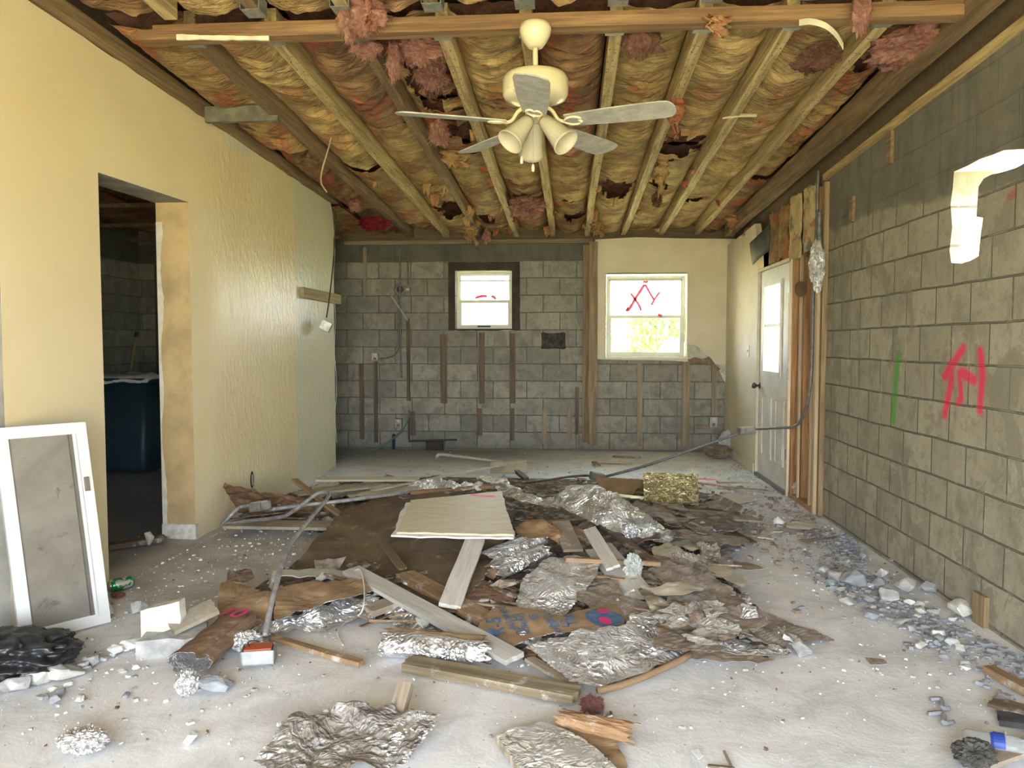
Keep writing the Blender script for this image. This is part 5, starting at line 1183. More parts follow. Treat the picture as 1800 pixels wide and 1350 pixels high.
for txt, (u, v), sz, rot in (('R-5', (872, 1096), .095, 1), ('PAPEL', (886, 1076), .045, 1), ('ALUMI', (895, 1090), .045, 1), ('HI', (908, 1086), .06, 1), ('DE', (914, 1100), .055, 1), ('NOMINAL', (922, 1092), .035, 1), ('III', (938, 1086), .06, 0), ('INSUL', (967, 1090), .05, 1), ('LAYER', (980, 1100), .045, 1), ('TM', (1004, 1090), .07, 1), ('LIT', (992, 1094), .04, 1)):
    p = fl(u, v, .09)
    decal_text(txt, p, dY if rot else dX, -dX if rot else dY, sz, M_BLUE, o, 'printing', .0045, HP)
def disc(par, c, rx, ry, mat, nm, Hf, cut=None, lift=.004, wob=.06):
    bm = bmesh.new(); n = 48; rings = [[bm.verts.new((0, 0, 0))]]
    for k in range(1, 9):
        rings.append([bm.verts.new((rx*k/8*math.cos(a*2*math.pi/n)*(1+wob*N(a*.5, k*.02, 3)), ry*k/8*math.sin(a*2*math.pi/n)*(1+wob*N(a*.5, 1, 7)), 0)) for a in range(n)])
    for a in range(n): bm.faces.new((rings[0][0], rings[1][a], rings[1][(a+1) % n]))
    for k in range(1, 8):
        for a in range(n): bm.faces.new((rings[k][a], rings[k+1][a], rings[k+1][(a+1) % n], rings[k][(a+1) % n]))
    U = dX.normalized(); V = dY.normalized()
    for v in bm.verts:
        q = Vector(c)+U*v.co.x+V*v.co.y; q.z = Hf(q.x, q.y)+lift; v.co = q-par.location
    return obj(nm, bm, mat, par)
disc(o, fl(1062,1078,.11), .082, .085, M_BLUE, 'blue_disc', HP); disc(o, fl(1060,1068,.115), .03, .022, M_MAG, 'spray_spot', HP, lift=.007); disc(o, fl(1064,1082,.11), .026, .034, M_MAG, 'spray_spot', HP, lift=.007, wob=.3)
disc(o, fl(866,1112,.07), .028, .03, M_BLUE, 'blue_disc', HP)
sheet('foil_sheet', [(840,1140,.02),(880,1118,.05),(920,1112,.07),(1000,1112,.05),(960,1124,.02),(900,1138,.01)], [M_FOILC, M_PAPER], 'bright foil fold below the printed brown paper', 'foil', .03, .015, .02, 23)
sheet('foil_sheet', [(924,1142,.045),(960,1126,.06),(1010,1112,.075),(1100,1100,.08),(1110,1082,.09),(1160,1086,.08),(1168,1122,.05),(1200,1140,.03),(1204,1158,.012),(1150,1178,.01),(1100,1196,.008),(1045,1214,.006),(1018,1204,.02),(985,1184,.03),(950,1162,.04)], [M_FOIL, M_PAPER], 'largest foil sheet spread at the front right of the heap', 'foil', .032, .02, .022, 24, ctrl=((1060,1150,.07),), f=1.3, curl=.01)
pline('paper_edge', [fl(1050,1215,.01),fl(1100,1202,.02),fl(1150,1182,.03),(fl(1200,1158,.035)),fl(1212,1150,.03)], .014, M_PAPER, 'rolled brown paper edge along the front of the largest foil sheet', 'paper', 5, 6)
sheet('kraft_paper', [(1150,1100,.08),(1185,1085,.09),(1210,1110,.06),(1250,1130,.04),(1205,1152,.03),(1170,1130,.05)], [M_PAPER, M_PAPERD], 'yellow brown paper piece between foil and dusty sheets at right', 'paper', .03, .018, .02, 25)
# back right: twisted foil, standing foil square
sheet('foil_sheet', [(962,880,.22),(985,865,.30),(1010,856,.36),(1050,852,.40),(1085,868,.38),(1130,898,.30),(1170,928,.18),(1205,948,.06),(1160,952,.07),(1110,944,.12),(1060,926,.17),(1020,908,.20)], [mat_foil('foil_grey', .36, .5, (.13, .12, .095)), M_PAPER], 'big twisted foil sheet with a raised fold, back right of the heap', 'foil', .035, .02, .012, 26, ctrl=((1050,895,.30),), f=1.2)
sheet('foil_sheet', [(838,842,.24),(850,832,.27),(882,836,.27),(905,856,.26),(940,872,.22),(975,874,.22),(1000,880,.20),(985,893,.16),(930,886,.17),(893,874,.19),(862,850,.22)], [mat_foil('foil_grey2', .45, .7, (.14, .125, .09)), M_PAPERB], 'foil ribbon twisting over the back of the cream slab', 'foil', .045, .016, .02, 27, f=1.5)
sheet('foil_sheet', [(716,856,.22),(735,842,.25),(800,846,.25),(850,850,.24),(846,862,.20),(780,860,.20),(722,864,.19)], [M_FOILC, M_PAPER], 'glossy crumpled foil tip above the back edge of the cream slab', 'foil', .05, .014, .03, 28, f=2)
board('board', (722,866,.21), (865,855,.22), .07, .02, wood('orange_board', (.28, .15, .065), (.42, .25, .12)), 'orange brown lath behind the cream slab under the foil', seed=28)
board('board', (704,876,.20), (800,866,.21), .10, .02, M_BOARDD, 'dark dusty lath at the back left edge of the cream slab', seed=29)
sheet('plasterboard_scrap', [(985,868,.10),(1000,852,.12),(1060,852,.10),(1050,870,.10),(1010,884,.10)], [M_GYP, M_GYP], 'pale panel lying behind the twisted foil sheet', 'plasterboard', .01, .03, .01, 29, .01)
def upright(name, c4, mats, label, cat, amp, seed, n=(26, 18), rag=.006, thick=.003, bow=0.0):
    P = [Vector(q) for q in c4]; cen = sum(P, Vector())/4; nn = (P[1]-P[0]).cross(P[3]-P[0]).normalized(); bm = bmesh.new(); G = []
    for j in range(n[1]+1):
        row = []
        for i in range(n[0]+1):
            s, t_ = i/n[0], j/n[1]; p = P[0].lerp(P[1], s).lerp(P[3].lerp(P[2], s), t_)
            q = p+nn*(amp*crumple(s*.7+t_*.2, t_*.7, seed, 1.5)+bow*math.sin(s*math.pi*2.2)*math.sin(t_*3)); q += Vector((1, 0, 0))*rag*N(j*.6, seed)*(1 if i in (0, n[0]) else 0)+Vector((0, 0, 1))*rag*N(i*.6, seed+4)*(1 if j in (0, n[1]) else 0); row.append(bm.verts.new(q-cen))
        G.append(row)
    for j in range(n[1]):
        for i in range(n[0]): bm.faces.new((G[j][i], G[j+1][i], G[j+1][i+1], G[j][i+1]))
    o = obj(name, bm, mats, None, False, cen); md = o.modifiers.new('s', 'SOLIDIFY'); md.thickness = thick; md.offset = 0
    if isinstance(mats, list) and len(mats) > 1: md.material_offset = 1
    return tag(o, label, cat)
upright('kraft_fan', [fl(394,851,.30), fl(560,881,.16), fl(560,903,.04), fl(352,903,.015)], [mat_paper('printed_kraft_dark', (.14, .08, .045), (.25, .15, .085), (.38, .34, .29), .25), M_PAPER], 'pleated brown paper fan leaning against the left wall base', 'paper', .03, 5, (30, 12), .012, .003, .012)
yq = fl(1180, 893, .02).y
U_ = lambda u, v, dy=0.0: on(u, v, 1, yq+dy)
upright('foil_square', [U_(1130,830,.22), U_(1227,833,.22), U_(1228,893), U_(1133,891)], [M_FOILG, M_PAPER], 'square foil panel, tinted as if mirroring the ceiling, standing upright at the back of the heap', 'foil', .012, 5)
upright('kraft_box_side', [U_(1044,838,.45), U_(1133,843,.45), U_(1133,872,.35), U_(1058,864,.35)], [M_PAPER, M_PAPER], 'orange brown panel standing behind left of the foil square', 'panel', .006, 6)
for i, (u0, v0, u1, v1, z) in enumerate(((1055,868,1134,876,.10), (1072,876,1134,884,.07), (1085,884,1240,898,.04))):
    board('foil_board', (u0, v0, z), (u1, v1, z), .10, .008, [M_FOILG, M_PAPERB, M_BOARDD][i], ('upper foil-edged strip left of the foil square foot', 'lower brown strip left of the foil square foot', 'dark board under the foil square')[i], 'strip', seed=40+i)
board('board', (1110,884,.06), (1300,905,.03), .16, .012, mat_paper('dusty_grey_board', (.20, .16, .115), (.32, .27, .20), dust=.5), 'dusty grey panel in front of the foil square', seed=44)
board('board', (1150,890,.08), (1245,932,.05), .10, .012, M_PAPER, 'orange brown strip slanting below the foil square', seed=45)
board('board', (1200,905,.09), (1330,912,.04), .18, .012, M_PAPERD, 'curled pale brown board end right of the foil square', seed=46)
board('board', (1245,918,.07), (1320,955,.02), .11, .012, M_PAPERB, 'dark brown strip pointing right toward the block wall', seed=47)
board('scrap', (1245,878,.05), (1290,900,.05), .16, .02, M_BOARDD, 'dark ribbed scrap beside the foil square', seed=48, roll=.5)
sheet('plasterboard_scrap', [(1228,872,.02),(1310,865,.02),(1330,876,.015),(1300,884,.01),(1235,886,.015)], [M_GYP, M_GYP], 'flat pale plasterboard piece behind right of the foil square', 'plasterboard', .006, .03, .02, 31, .01)
board('strip', (1262,857,.03), (1350,864,.03), .06, .02, M_PAPERD, 'grey scrap strip near the door with a pink spot beside it', 'strip', seed=49)
sheet('plasterboard_scrap', [(1165,925,.09),(1215,915,.10),(1255,925,.08),(1240,945,.05),(1190,945,.06)], [M_GYP, M_PAPERD], 'pale scrap between the twisted foil and the brown strips', 'plasterboard', .03, .02, .03, 32, .006)
sheet('plasterboard_scrap', [(1325,935,.01),(1380,932,.03),(1330,945,.02),(1370,948,.01)], [M_GYP, M_GYP], 'small pale scrap near the block wall', 'plasterboard', .02, .02, .03, 33, .006)
sheet('paper_scrap', [(1375,925,.02),(1400,914,.06),(1430,918,.05),(1442,928,.02),(1410,932,.01)], [M_GYP, M_PAPERB], 'curled pale paper at the foot of the right block wall', 'paper', .03, .015, .01, 34)
chunk(fl(1370, 924), (.05, .04, .045), 61, M_WHITE, 'small white gypsum lump left of the curled pale paper', name='gypsum_lump', cat='rubble')
sheet('paper_scrap', [(1400,950,.01),(1440,945,.03),(1478,938,.02),(1470,945,.01),(1420,955,.01)], [M_PAPERD, M_PAPERD], 'twisted dusty strip on the floor by the block wall', 'paper', .02, .015, .01, 35)
# right: dusty brown sheets
sheet('dusty_sheet', [(1150,1002,.13),(1210,1000,.13),(1262,1018,.10),(1310,1055,.06),(1345,1090,.03),(1420,1128,.01),(1370,1136,.01),(1310,1120,.04),(1240,1100,.07),(1190,1085,.10)], [M_PAPERD, M_PAPERB], 'wide dusty brown sheet spreading right from the heap', 'paper', .035, .022, .03, 36)
sheet('dusty_sheet', [(1118,1030,.13),(1150,1040,.14),(1200,1080,.10),(1240,1118,.05),(1195,1118,.06),(1150,1085,.09)], [mat_paper('mouldy_sheet', (.12, .09, .06), (.26, .21, .14), (.45, .42, .36), .5), M_PAPERB], 'mouldy brown strip curling beside the broad pale plank', 'paper', .04, .018, .02, 37)
sheet('dusty_sheet', [(1196,1120,.05),(1260,1118,.06),(1330,1128,.03),(1396,1140,.01),(1386,1150,.01),(1300,1150,.015),(1230,1140,.02)], [M_FOIL, M_PAPERD], 'bluish foil strip on the right front edge of the heap', 'foil', .035, .018, .02, 38)
sheet('dusty_sheet', [(1200,1126,.05),(1260,1136,.03),(1330,1150,.015),(1365,1158,.01),(1300,1164,.006),(1225,1160,.006),(1200,1150,.01)], [mat_paper('tan_sheet', (.24, .18, .12), (.34, .27, .20), (.5, .47, .43), .35), M_PAPERD], 'tan paper sheet at the right front edge of the heap', 'paper', .015, .018, .015, 39)
sheet('dusty_sheet', [(1290,1065,.05),(1320,1062,.08),(1400,1100,.02),(1470,1125,.006),(1400,1130,.006),(1330,1112,.03)], [M_PAPERD, M_PAPERB], 'dusty brown sheet trailing toward the rubble at the block wall', 'paper', .025, .02, .02, 40)
sheet('foil_sheet', [(1285,1075,.05),(1305,1062,.14),(1330,1068,.12),(1340,1105,.05),(1300,1120,.03)], [M_FOIL, M_PAPERB], 'upturned foil corner right in the dusty sheets', 'foil', .06, .014, .02, 41)
sheet('dusty_sheet', [(1090,1050,.09),(1140,1062,.08),(1190,1090,.07),(1170,1085,.07),(1110,1100,.06),(1075,1060,.09)], [M_PAPERD, M_PAPERB], 'dusty brown piece behind the largest foil sheet', 'paper', .03, .018, .02, 42)
sheet('dusty_sheet', [(1010,1020,.10),(1080,1015,.10),(1100,1050,.09),(1090,1065,.09),(1040,1072,.09),(1015,1055,.09)], [M_PAPERD, M_PAPERB], 'grey brown sheet above the blue disc of the printed paper', 'paper', .03, .018, .02, 43)
roll_('brown_tube', (1222,1085,.10), (1240,1108,.07), .05, .03, [M_PAPERB, M_PAPERB], 'small dark paper tube in the dusty sheets', .9, .8, 44, .006)
foilball(fl(1112, 1022, .08), (.045, .04, .065), 3.3, plain('white_plastic', (.40, .42, .40), .35, var=.2, scale=20), 'crumpled white plastic bag wad right of the thin brown slat', 'plastic_wad', cat='plastic', folds=1.9)
foilball(fl(1108, 948, .12), (.05, .05, .05), 5, M_FOILC, 'bright foil wad below the tail of the twisted foil sheet', cat='foil')
for i, (u, v, h) in enumerate(((1200, 1018, .24), (1222, 1012, .28), (1245, 985, .22))):
    y_ = fl(u, v, .04).y; a, b = on(u-18, v-48+i*8, 1, y_+.12), on(u+20, v-42+i*8, 1, y_+.2); c1, d1_ = on(u+26, v+2, 1, y_), on(u-12, v+4, 1, y_)
    upright('curled_paper', [a, b, c1, d1_], [M_PAPERD, M_PAPERB], ('left', 'middle', 'right')[i]+' of three curled brown paper flaps standing right of the slat end', 'paper', .03, 51+i, (18, 14), .02, .002, .012)
sheet('foil_sheet', [(1228,930,.07),(1262,925,.08),(1322,950,.02),(1300,962,.01),(1250,955,.02),(1232,945,.04)], [M_FOIL, M_PAPERB], 'bluish foil scrap under the dark strip near the block wall', 'foil', .04, .014, .02, 45)
sheet('paper_scrap', [(1288,985,.01),(1310,988,.02),(1345,1000,.01),(1318,1002,.006),(1290,996,.006)], [M_PAPERD, M_GYP], 'flat grey scrap alone on the floor right of the heap', 'paper', .01, .014, .015, 46)
# front foil sheets
sheet('foil_sheet', [(446,1350,.01),(470,1316,.03),(490,1286,.05),(520,1262,.05),(545,1272,.03),(575,1262,.05),(598,1236,.09),(625,1238,.08),(660,1248,.05),(690,1246,.06),(700,1262,.03),(725,1262,.07),(772,1274,.05),(758,1290,.03),(735,1310,.02),(705,1345,.01),(680,1362,.01),(640,1352,.02),(600,1380,.01),(520,1378,.01)], [mat_foil('fibrous_dirty_foil', .85, .3, (.11, .09, .07)), M_PAPERB], 'dirty torn foil sheet lying alone at the bottom left of centre', 'foil', .045, .016, .02, 50, ctrl=((600,1300,.03),), f=1.5, curl=.02)
sheet('foil_sheet', [(662,1300,.04),(690,1278,.06),(725,1268,.07),(768,1276,.05),(735,1312,.02),(706,1344,.012),(692,1338,.02),(676,1318,.03)], [M_FOILC, M_GYP], 'bright folded foil corner on the dirty foil sheet', 'foil', .04, .012, .012, 51, f=1.8)
sheet('foil_board', [(872,1292,.035),(905,1278,.04),(950,1268,.045),(1000,1284,.045),(1045,1312,.04),(1095,1360,.035),(1000,1420,.03),(935,1380,.03)], [mat_foil('board_foil', .6, .2, (.38, .36, .32)), M_BOARD], 'foil-faced board lying at the bottom centre of the floor', 'foil board', .012, .016, .012, 52, .03, f=1.6)
sheet('kraft_paper', [(1000,1282,.03),(1050,1275,.03),(1082,1290,.03),(1088,1312,.02),(1105,1350,.01),(1110,1370,.01),(1070,1372,.01),(1040,1330,.02)], [M_PAPER, M_FOILC], 'brown paper sheet beside the foil-faced board at the bottom', 'paper', .02, .016, .02, 53)
roll_('kraft_roll', (985,1262,.045), (1110,1288,.035), .035, .04, [mat_paper('kraft_tube', (.22, .125, .06), (.33, .20, .11), dust=.25), M_PAPER], 'rolled brown paper tube behind the foil-faced board', .8, .7, 54, .01)
sheet('foil_scrap', [(980,1252,.02),(1000,1246,.04),(1010,1256,.03),(1000,1268,.02),(985,1268,.02)], [M_FOIL, M_PAPER], 'small foil scrap at the left end of the rolled brown tube', 'foil', .03, .01, .01, 55)
sheet('foil_scrap', [(1048,1262,.02),(1075,1245,.05),(1078,1258,.03),(1062,1275,.01)], [M_FOILC, M_PAPER], 'small foil scrap above the rolled brown tube', 'foil', .03, .01, .01, 56)
o = tuft(fl(1040, 1238, .022), (.035, .035, .025), 21, mat_fluff('pink_floor_fluff', (.26, .10, .09), (.50, .27, .24)), 'small dull pink fluff ball on the floor before the weathered board', group='pink fluff on the floor')
foilball(fl(148, 1322), (.085, .06, .04), 7, M_FOILC, 'crumpled bright foil ball alone at the bottom left'); foilball(fl(330, 1222), (.045, .05, .05), 8, M_FOIL, 'small foil wad left of the bluish concrete chunk'); foilball(fl(433, 1145), (.075, .06, .045), 9, M_FOIL, 'foil wad between the flattened roll and the orange outlet box')
# conduits and boxes of the heap
M_EMT = plain('dusty_conduit', (.27, .27, .27), .55, .3, var=.3, scale=20)
pline('bent_conduit', [fl(466,1118,.07),fl(474,1075,.14),fl(484,1035,.20),fl(500,978,.27),fl(525,938,.32),fl(560,895,.37),fl(574,878,.38),fl(578,869,.38),fl(571,865,.38),fl(556,869,.36),fl(538,882,.32),fl(516,898,.25),fl(493,909,.18),fl(443,915,.11),fl(400,921,.06),fl(389,924,.04)], .0125, M_EMT, 'long bent grey conduit sweeping over the left side of the heap', 'conduit', 6, 10)
pline('bent_conduit', [fl(391,922,.05),fl(400,912,.09),fl(414,898,.14),fl(424,891,.16),fl(438,889,.17)], .014, M_EMT, 'short conduit elbow entering the box by the left wall', 'conduit', 5, 10)
pline('bent_conduit', [fl(474,896,.16),fl(533,888,.19),fl(590,882,.21),fl(650,874,.22),fl(712,866,.22)], .014, M_EMT, 'straight grey conduit lying from the wall box to the cream slab', 'conduit', 5, 10)
ebox('outlet_box', fl(457,890,.19), (1, -.55, .2), .13, .085, .06, 'open outlet box with white yoke at the left end of the heap', M_BOXM, plain('white_yoke', (.55, .53, .48), .5))
ebox('outlet_box', fl(455,1150,.045), (1, .25, 0), .13, .09, .06, 'outlet box with an orange red receptacle at the conduit foot', plain('dusty_box', (.35, .37, .37), .5, .4, var=.3), plain('orange_red', (.42, .08, .035), .5))
ebox('outlet_box', fl(1050,838,.14), (1, .1, -.2), .13, .10, .06, 'grey green box where the slanting conduit meets the heap', plain('olive_box', (.17, .17, .13), .6), plain('olive_cover', (.20, .20, .15), .6))
pline('conduit', [fl(925,848,.10),fl(965,843,.08),fl(1000,838,.07),fl(1030,836,.09),fl(1042,838,.11)], .011, M_PIPED, 'thin dark conduit on the floor behind the twisted foil', 'conduit')
pline('white_wire', [fl(624,1002,.13),fl(634,1003,.14),fl(640,1030,.11),fl(640,1060,.09),fl(634,1078,.05),fl(622,1085,.02),fl(604,1096,.01),fl(594,1114,.007),fl(603,1134,.007)], .004, plain('white_sheath', (.60, .58, .52), .5), 'white cable curling over the end of the long pale plank', 'wire')
pline('wire_loop', [fl(440,1140,.07),fl(436,1130,.10),fl(445,1126,.11),fl(456,1128,.10)], .003, plain('black_wire', (.03, .03, .03), .5), 'black wire loop over the orange outlet box', 'wire')
# ------------------------------------------------------------------ left foreground
tl = fl(192, 1092); bl_ = tl+(fl(52, 1128)-tl)*1.12; tr_ = on(147, 742, 0, -2.265); TLc = tr_+(bl_-tl)
Ux = (bl_-tl); Wd = Ux.length; Ux = Ux.normalized(); Uy = (tr_-tl); Hh = Uy.length; Uy = Uy.normalized(); Nn = Ux.cross(Uy).normalized()
if Nn.x < 0: Nn = -Nn
M_FRAME = plain('white_frame', (.66, .67, .66), .45, var=.06, scale=6)
t = empty('screen_door_panel', tl, 'white framed grey screen panel leaning against the left wall', 'screen panel')
def pq(a, b, d): return Ux*a+Uy*b+Nn*d
def fbox(bm, a0, a1, b0, b1, d0, d1):
    vs = [bm.verts.new(pq(a, b, d)) for a, b, d in ((a0,b0,d0),(a1,b0,d0),(a1,b1,d0),(a0,b1,d0),(a0,b0,d1),(a1,b0,d1),(a1,b1,d1),(a0,b1,d1))]
    for f in ((0,3,2,1),(4,5,6,7),(0,1,5,4),(1,2,6,5),(2,3,7,6),(3,0,4,7)): bm.faces.new([vs[i] for i in f])
s_ = .052
for nm, q in (('stile', (0, s_, 0, Hh)), ('stile', (Wd-s_, Wd, 0, Hh)), ('rail', (s_, Wd-s_, 0, s_)), ('rail', (s_, Wd-s_, Hh-s_, Hh))):
    bm = bmesh.new(); fbox(bm, *q, 0, .022); bmesh.ops.recalc_face_normals(bm, faces=bm.faces); obj(nm, bm, M_FRAME, t)
bm = bmesh.new(); fbox(bm, s_, s_+.014, s_, Hh-s_, .012, .030); bmesh.ops.recalc_face_normals(bm, faces=bm.faces); obj('inner_bead', bm, M_FRAME, t)
bm = bmesh.new(); fbox(bm, s_+.016, s_+.028, s_, Hh-s_, .010, .027); bmesh.ops.recalc_face_normals(bm, faces=bm.faces); obj('gasket', bm, plain('dark_gasket', (.13, .12, .10), .7), t)
bm = bmesh.new(); fbox(bm, s_*.35, s_*.75, Hh*.66, Hh*.73, .022, .030); bmesh.ops.recalc_face_normals(bm, faces=bm.faces); obj('latch_slot', bm, plain('latch_metal', (.20, .18, .15), .5, .5), t)
m = MB('grey_screen_sheet'); v = m.co(); n = m.noise(v, 3.5, 7, .7, 1.0); n2 = m.noise(v, 9, 4, .7, .8)
c = m.mix(m.ramp(n, .3, .7), (.165, .150, .125), (.235, .215, .180)); c = m.mix(m.ramp(n2, .60, .72, 0, .8), c, (.10, .092, .08)); M_SCR = m.set(c, .75)
bm = bmesh.new(); fbox(bm, s_+.02, Wd-s_, s_, Hh-s_, .006, .010); bmesh.ops.recalc_face_normals(bm, faces=bm.faces); obj('screen', bm, M_SCR, t)
# black plastic bag
foilball(fl(20, 1185), (.27, .20, .085), 31, plain('black_plastic', (.022, .023, .026), .35, var=.4, scale=12), 'black plastic sheet bundled at the left edge of the floor', 'black_plastic', cat='plastic', folds=1.1)
foilball(fl(88, 1168), (.11, .09, .055), 32, plain('black_plastic2', (.020, .021, .024), .35, var=.4, scale=12), 'black plastic knot trailing right from the bundled sheet', 'black_plastic', cat='plastic', folds=1.6)
# slab with upright block and board
def quadblock(name, pts, th, mat, label, cat, seed, rag=.012):
    P = [Vector(q) for q in pts]; cen = sum(P, Vector())/4; U = (P[1]-P[0]).normalized(); Nn_ = U.cross(P[3]-P[0]).normalized(); V = Nn_.cross(U)
    o2 = ragged([Vector(((p-cen).dot(U), (p-cen).dot(V))) for p in P], .03, rag, seed); bm = plate(o2, [], lambda a, b, q: U*a+V*b+Nn_*q, th); return tag(obj(name, bm, mat, None, False, cen), label, cat)
quadblock('concrete_slab', [fl(238,1128,.075), fl(368,1118,.075), fl(362,1078,.075), fl(275,1078,.075)], -.085, M_CONC, 'low grey concrete slab lying left of the heap', 'rubble', 2, .03)
yb_ = fl(290, 1105, .07).y
quadblock('concrete_block_piece', [on(259,1114,1,yb_), on(326,1094,1,yb_), on(325,1050,1,yb_), on(258,1067,1,yb_)], .05, M_CONCL, 'pale square block piece standing on the low slab', 'rubble', 3, .006)
board('board', (300,1102,.10), (378,1066,.15), .10, .02, mat_paper('grey_plank', (.22, .19, .14), (.33, .29, .23), dust=.3), 'grey board resting on the low concrete slab', seed=61, roll=.3)
for i, (u, v, s, mt, lab) in enumerate((
    (228,1140,.06,M_CONCL,'pale angular chunk at the left end of the low slab'), (262,1142,.035,M_CONCL,'small upright flake before the low slab'),
    (205,1148,.05,M_WHITE,'white chunk between the black plastic and the low slab'), (72,1195,.10,M_CONCL,'large pale chunk right of the black plastic'), (108,1190,.11,M_CONCL,'largest cream chunk below the black plastic'),
    (130,1150,.07,M_CONC,'grey chunk behind the cream chunk near the black plastic'), (160,1165,.05,M_CONC,'grey flake beside the largest cream chunk'), (30,1215,.08,M_CONC,'grey chunk at the left image edge'),
    (20,1180,.06,M_WHITE,'white chunk beside the black plastic'), (380,1215,.085,M_CONCB,'bluish concrete chunk left of the orange outlet box'), (240,1075,.07,M_CONC,'low grey chunk behind the pale square block'),
    (110,1155,.05,M_CONCB,'bluish flake behind the large pale chunk'), (175,1080,.09,M_CONCL,'dusty lump at the foot of the screen panel'), (130,1100,.10,M_CONCL,'broad dusty lump under the screen panel bottom rail'),
    (340,1302,.045,M_WHITE,'small cream chip on the floor left of centre'), (95,1090,.06,M_CONC,'grey lump under the screen panel'), (60,1165,.06,M_CONC,'grey chunk against the black plastic'))):
    chunk(fl(u, v), (s, s*.75, s*.55), i+1, mt, lab)
# right rubble heap
R2 = random.Random(5); k = 0
for (u, v, s, mt, lab) in (
    (1500,1030,.10,M_CONCB,'largest bluish chunk of the heap by the block wall'), (1465,1020,.07,M_CONC,'grey chunk at the left of the wall rubble'), (1520,985,.06,M_CONC,'round grey chunk highest in the wall rubble'),
    (1550,1010,.05,M_WHITE,'whitish flake leaning in the wall rubble'), (1592,1040,.08,M_CONC,'upright triangular slab leaning in the wall rubble'), (1632,1040,.06,M_CONCB,'pointed bluish chunk against the block wall'),
    (1560,1055,.07,M_CONC,'grey chunk left of the upright triangular slab'), (1530,1085,.055,M_CONCB,'bluish block at the lower edge of the wall rubble'), (1590,1095,.05,M_CONC,'grey chunk right of the bluish block'),
    (1690,1080,.08,M_CONCL,'pale slab leaning at the foot of the block wall'), (1410,1150,.07,M_CONC,'flat grey stone right of the tan paper sheet'), (1460,1030,.045,plain('teal_chunk', (.30, .36, .35), .9), 'greenish chunk left in the wall rubble'),
    (1490,1060,.05,M_CONC,'low grey piece under the largest bluish chunk'), (1650,1120,.045,M_WHITE,'white flake right of the wall rubble'), (1600,1065,.035,M_WHITE,'small white flake in front of the triangular slab'),
    (1675,1135,.04,M_WHITE,'white chip before the pale leaning slab'), (1540,1030,.06,M_CONCB,'bluish chunk in the middle of the wall rubble'), (1570,990,.05,M_CONC,'grey chunk against the wall, far end of the rubble')):
    k += 1; chunk(fl(u, v), (s, s*.8, s*.6), 100+k, mt, lab)
for i in range(46):
    u = R2.uniform(1440, 1700); v = 975+(u-1440)*.52+R2.uniform(-15, 70); p = fl(u, v)
    if p.x > 1.86: continue
    s = R2.uniform(.018, .042); chunk(p, (s, s*R2.uniform(.5, 1), s*R2.uniform(.35, .6)), 200+i, (M_CONC, M_CONCB, M_WHITE, M_CONCL)[i % 4], 'small broken concrete piece in the rubble strewn along the block wall', 'small rubble along the block wall')
for i in range(26):
    u = R2.uniform(10, 240); v = R2.uniform(1150, 1235); p = fl(u, v); s = R2.uniform(.015, .035); chunk(p, (s, s*.8, s*.5), 300+i, (M_CONC, M_CONCB, M_WHITE, M_CONCL)[i % 4], 'small broken concrete piece strewn below the black plastic at left', 'small rubble at the left')
o = obj('wood_stub', boxbm(-.022, 0, -.05, .05, 0, .17), wood('stub_wood', (.20, .14, .07), (.36, .27, .15), axis='Z'), None, False, Vector((XR, RW(1727, 1100).y, RW(1727, 1108).z))); tag(o, 'short vertical wood stub fixed low on the right block wall', 'board')
for i, (u, v0, v1) in enumerate(((1500, 346, 390), (1567, 232, 288))):
    a = RW(u, v1); b = RW(u, v0); o = obj('wood_stub', boxbm(-.02, 0, -.03, .03, 0, b.z-a.z), M_JOISTD, None, False, a); tag(o, ('small dark wood stub high on the block wall, left of the cut slot', 'topmost wood stub on the block wall under the joists')[i], 'board')
# bottle, boards and litter at the lower right
bp = fl(1757, 1308, .035); t = empty('plastic_bottle', bp, 'clear crushed plastic bottle with a blue label, lower right floor', 'bottle')
M_PET = MB('clear_pet'); M_PET = M_PET.set((.80, .85, .90), .12, 0, None, .5, **{'Transmission Weight': .75, 'IOR': 1.2})
MM = Matrix.Rotation(.9, 4, 'Z') @ Matrix.Rotation(math.pi/2, 4, 'Y') ; MM = Matrix.Rotation(-.35, 4, 'Z') @ Matrix.Rotation(math.pi/2, 4, 'Y')
bm = bmesh.new(); lathe(bm, [(.002, -.10), (.026, -.10), (.032, -.09), (.031, -.03), (.034, -.02), (.034, .04), (.028, .07), (.014, .095), (.012, .112)], 24, MM); 
for v in bm.verts: v.co += Vector((.004*N(v.co.x*30, v.co.y*30), .004*N(v.co.y*30, 2), -.010*abs(N(v.co.x*18, 5))*(1 if v.co.z > 0 else 0)))
obj('bottle_body', bm, M_PET, t, True)
bm = bmesh.new(); lathe(bm, [(.0325, -.028), (.0352, -.020), (.0352, .012)], 24, MM, False); bm.verts.ensure_lookup_table()
for f in [f for f in bm.faces if f.calc_center_median().z < -.002 or f.calc_center_median().y > .012]: bm.faces.remove(f)
obj('bottle_label', bm, plain('blue_label', (.02, .05, .30), .5), t)
bm = bmesh.new(); lathe(bm, [(.014, .108), (.014, .122), (.002, .123)], 16, MM); obj('bottle_cap', bm, M_WHITE, t)
board('board', (1738,1176,.02), (1830,1226,.02), .05, .03, M_BOARDB, 'brown board entering from the right edge, highest of three', seed=71)
board('board', (1742,1232,.02), (1840,1262,.02), .09, .012, M_BOARDD, 'dark thin board at the right edge, middle of three', seed=72)
board('board', (1712,1342,.02), (1840,1300,.03), .07, .015, M_BOARD, 'grey brown board at the lower right corner', seed=73)
board('board', (1755,1262,.01), (1850,1275,.02), .08, .02, plain('charred', (.06, .06, .065), .8, var=.4), 'black scrap behind the plastic bottle at the right edge', seed=74)
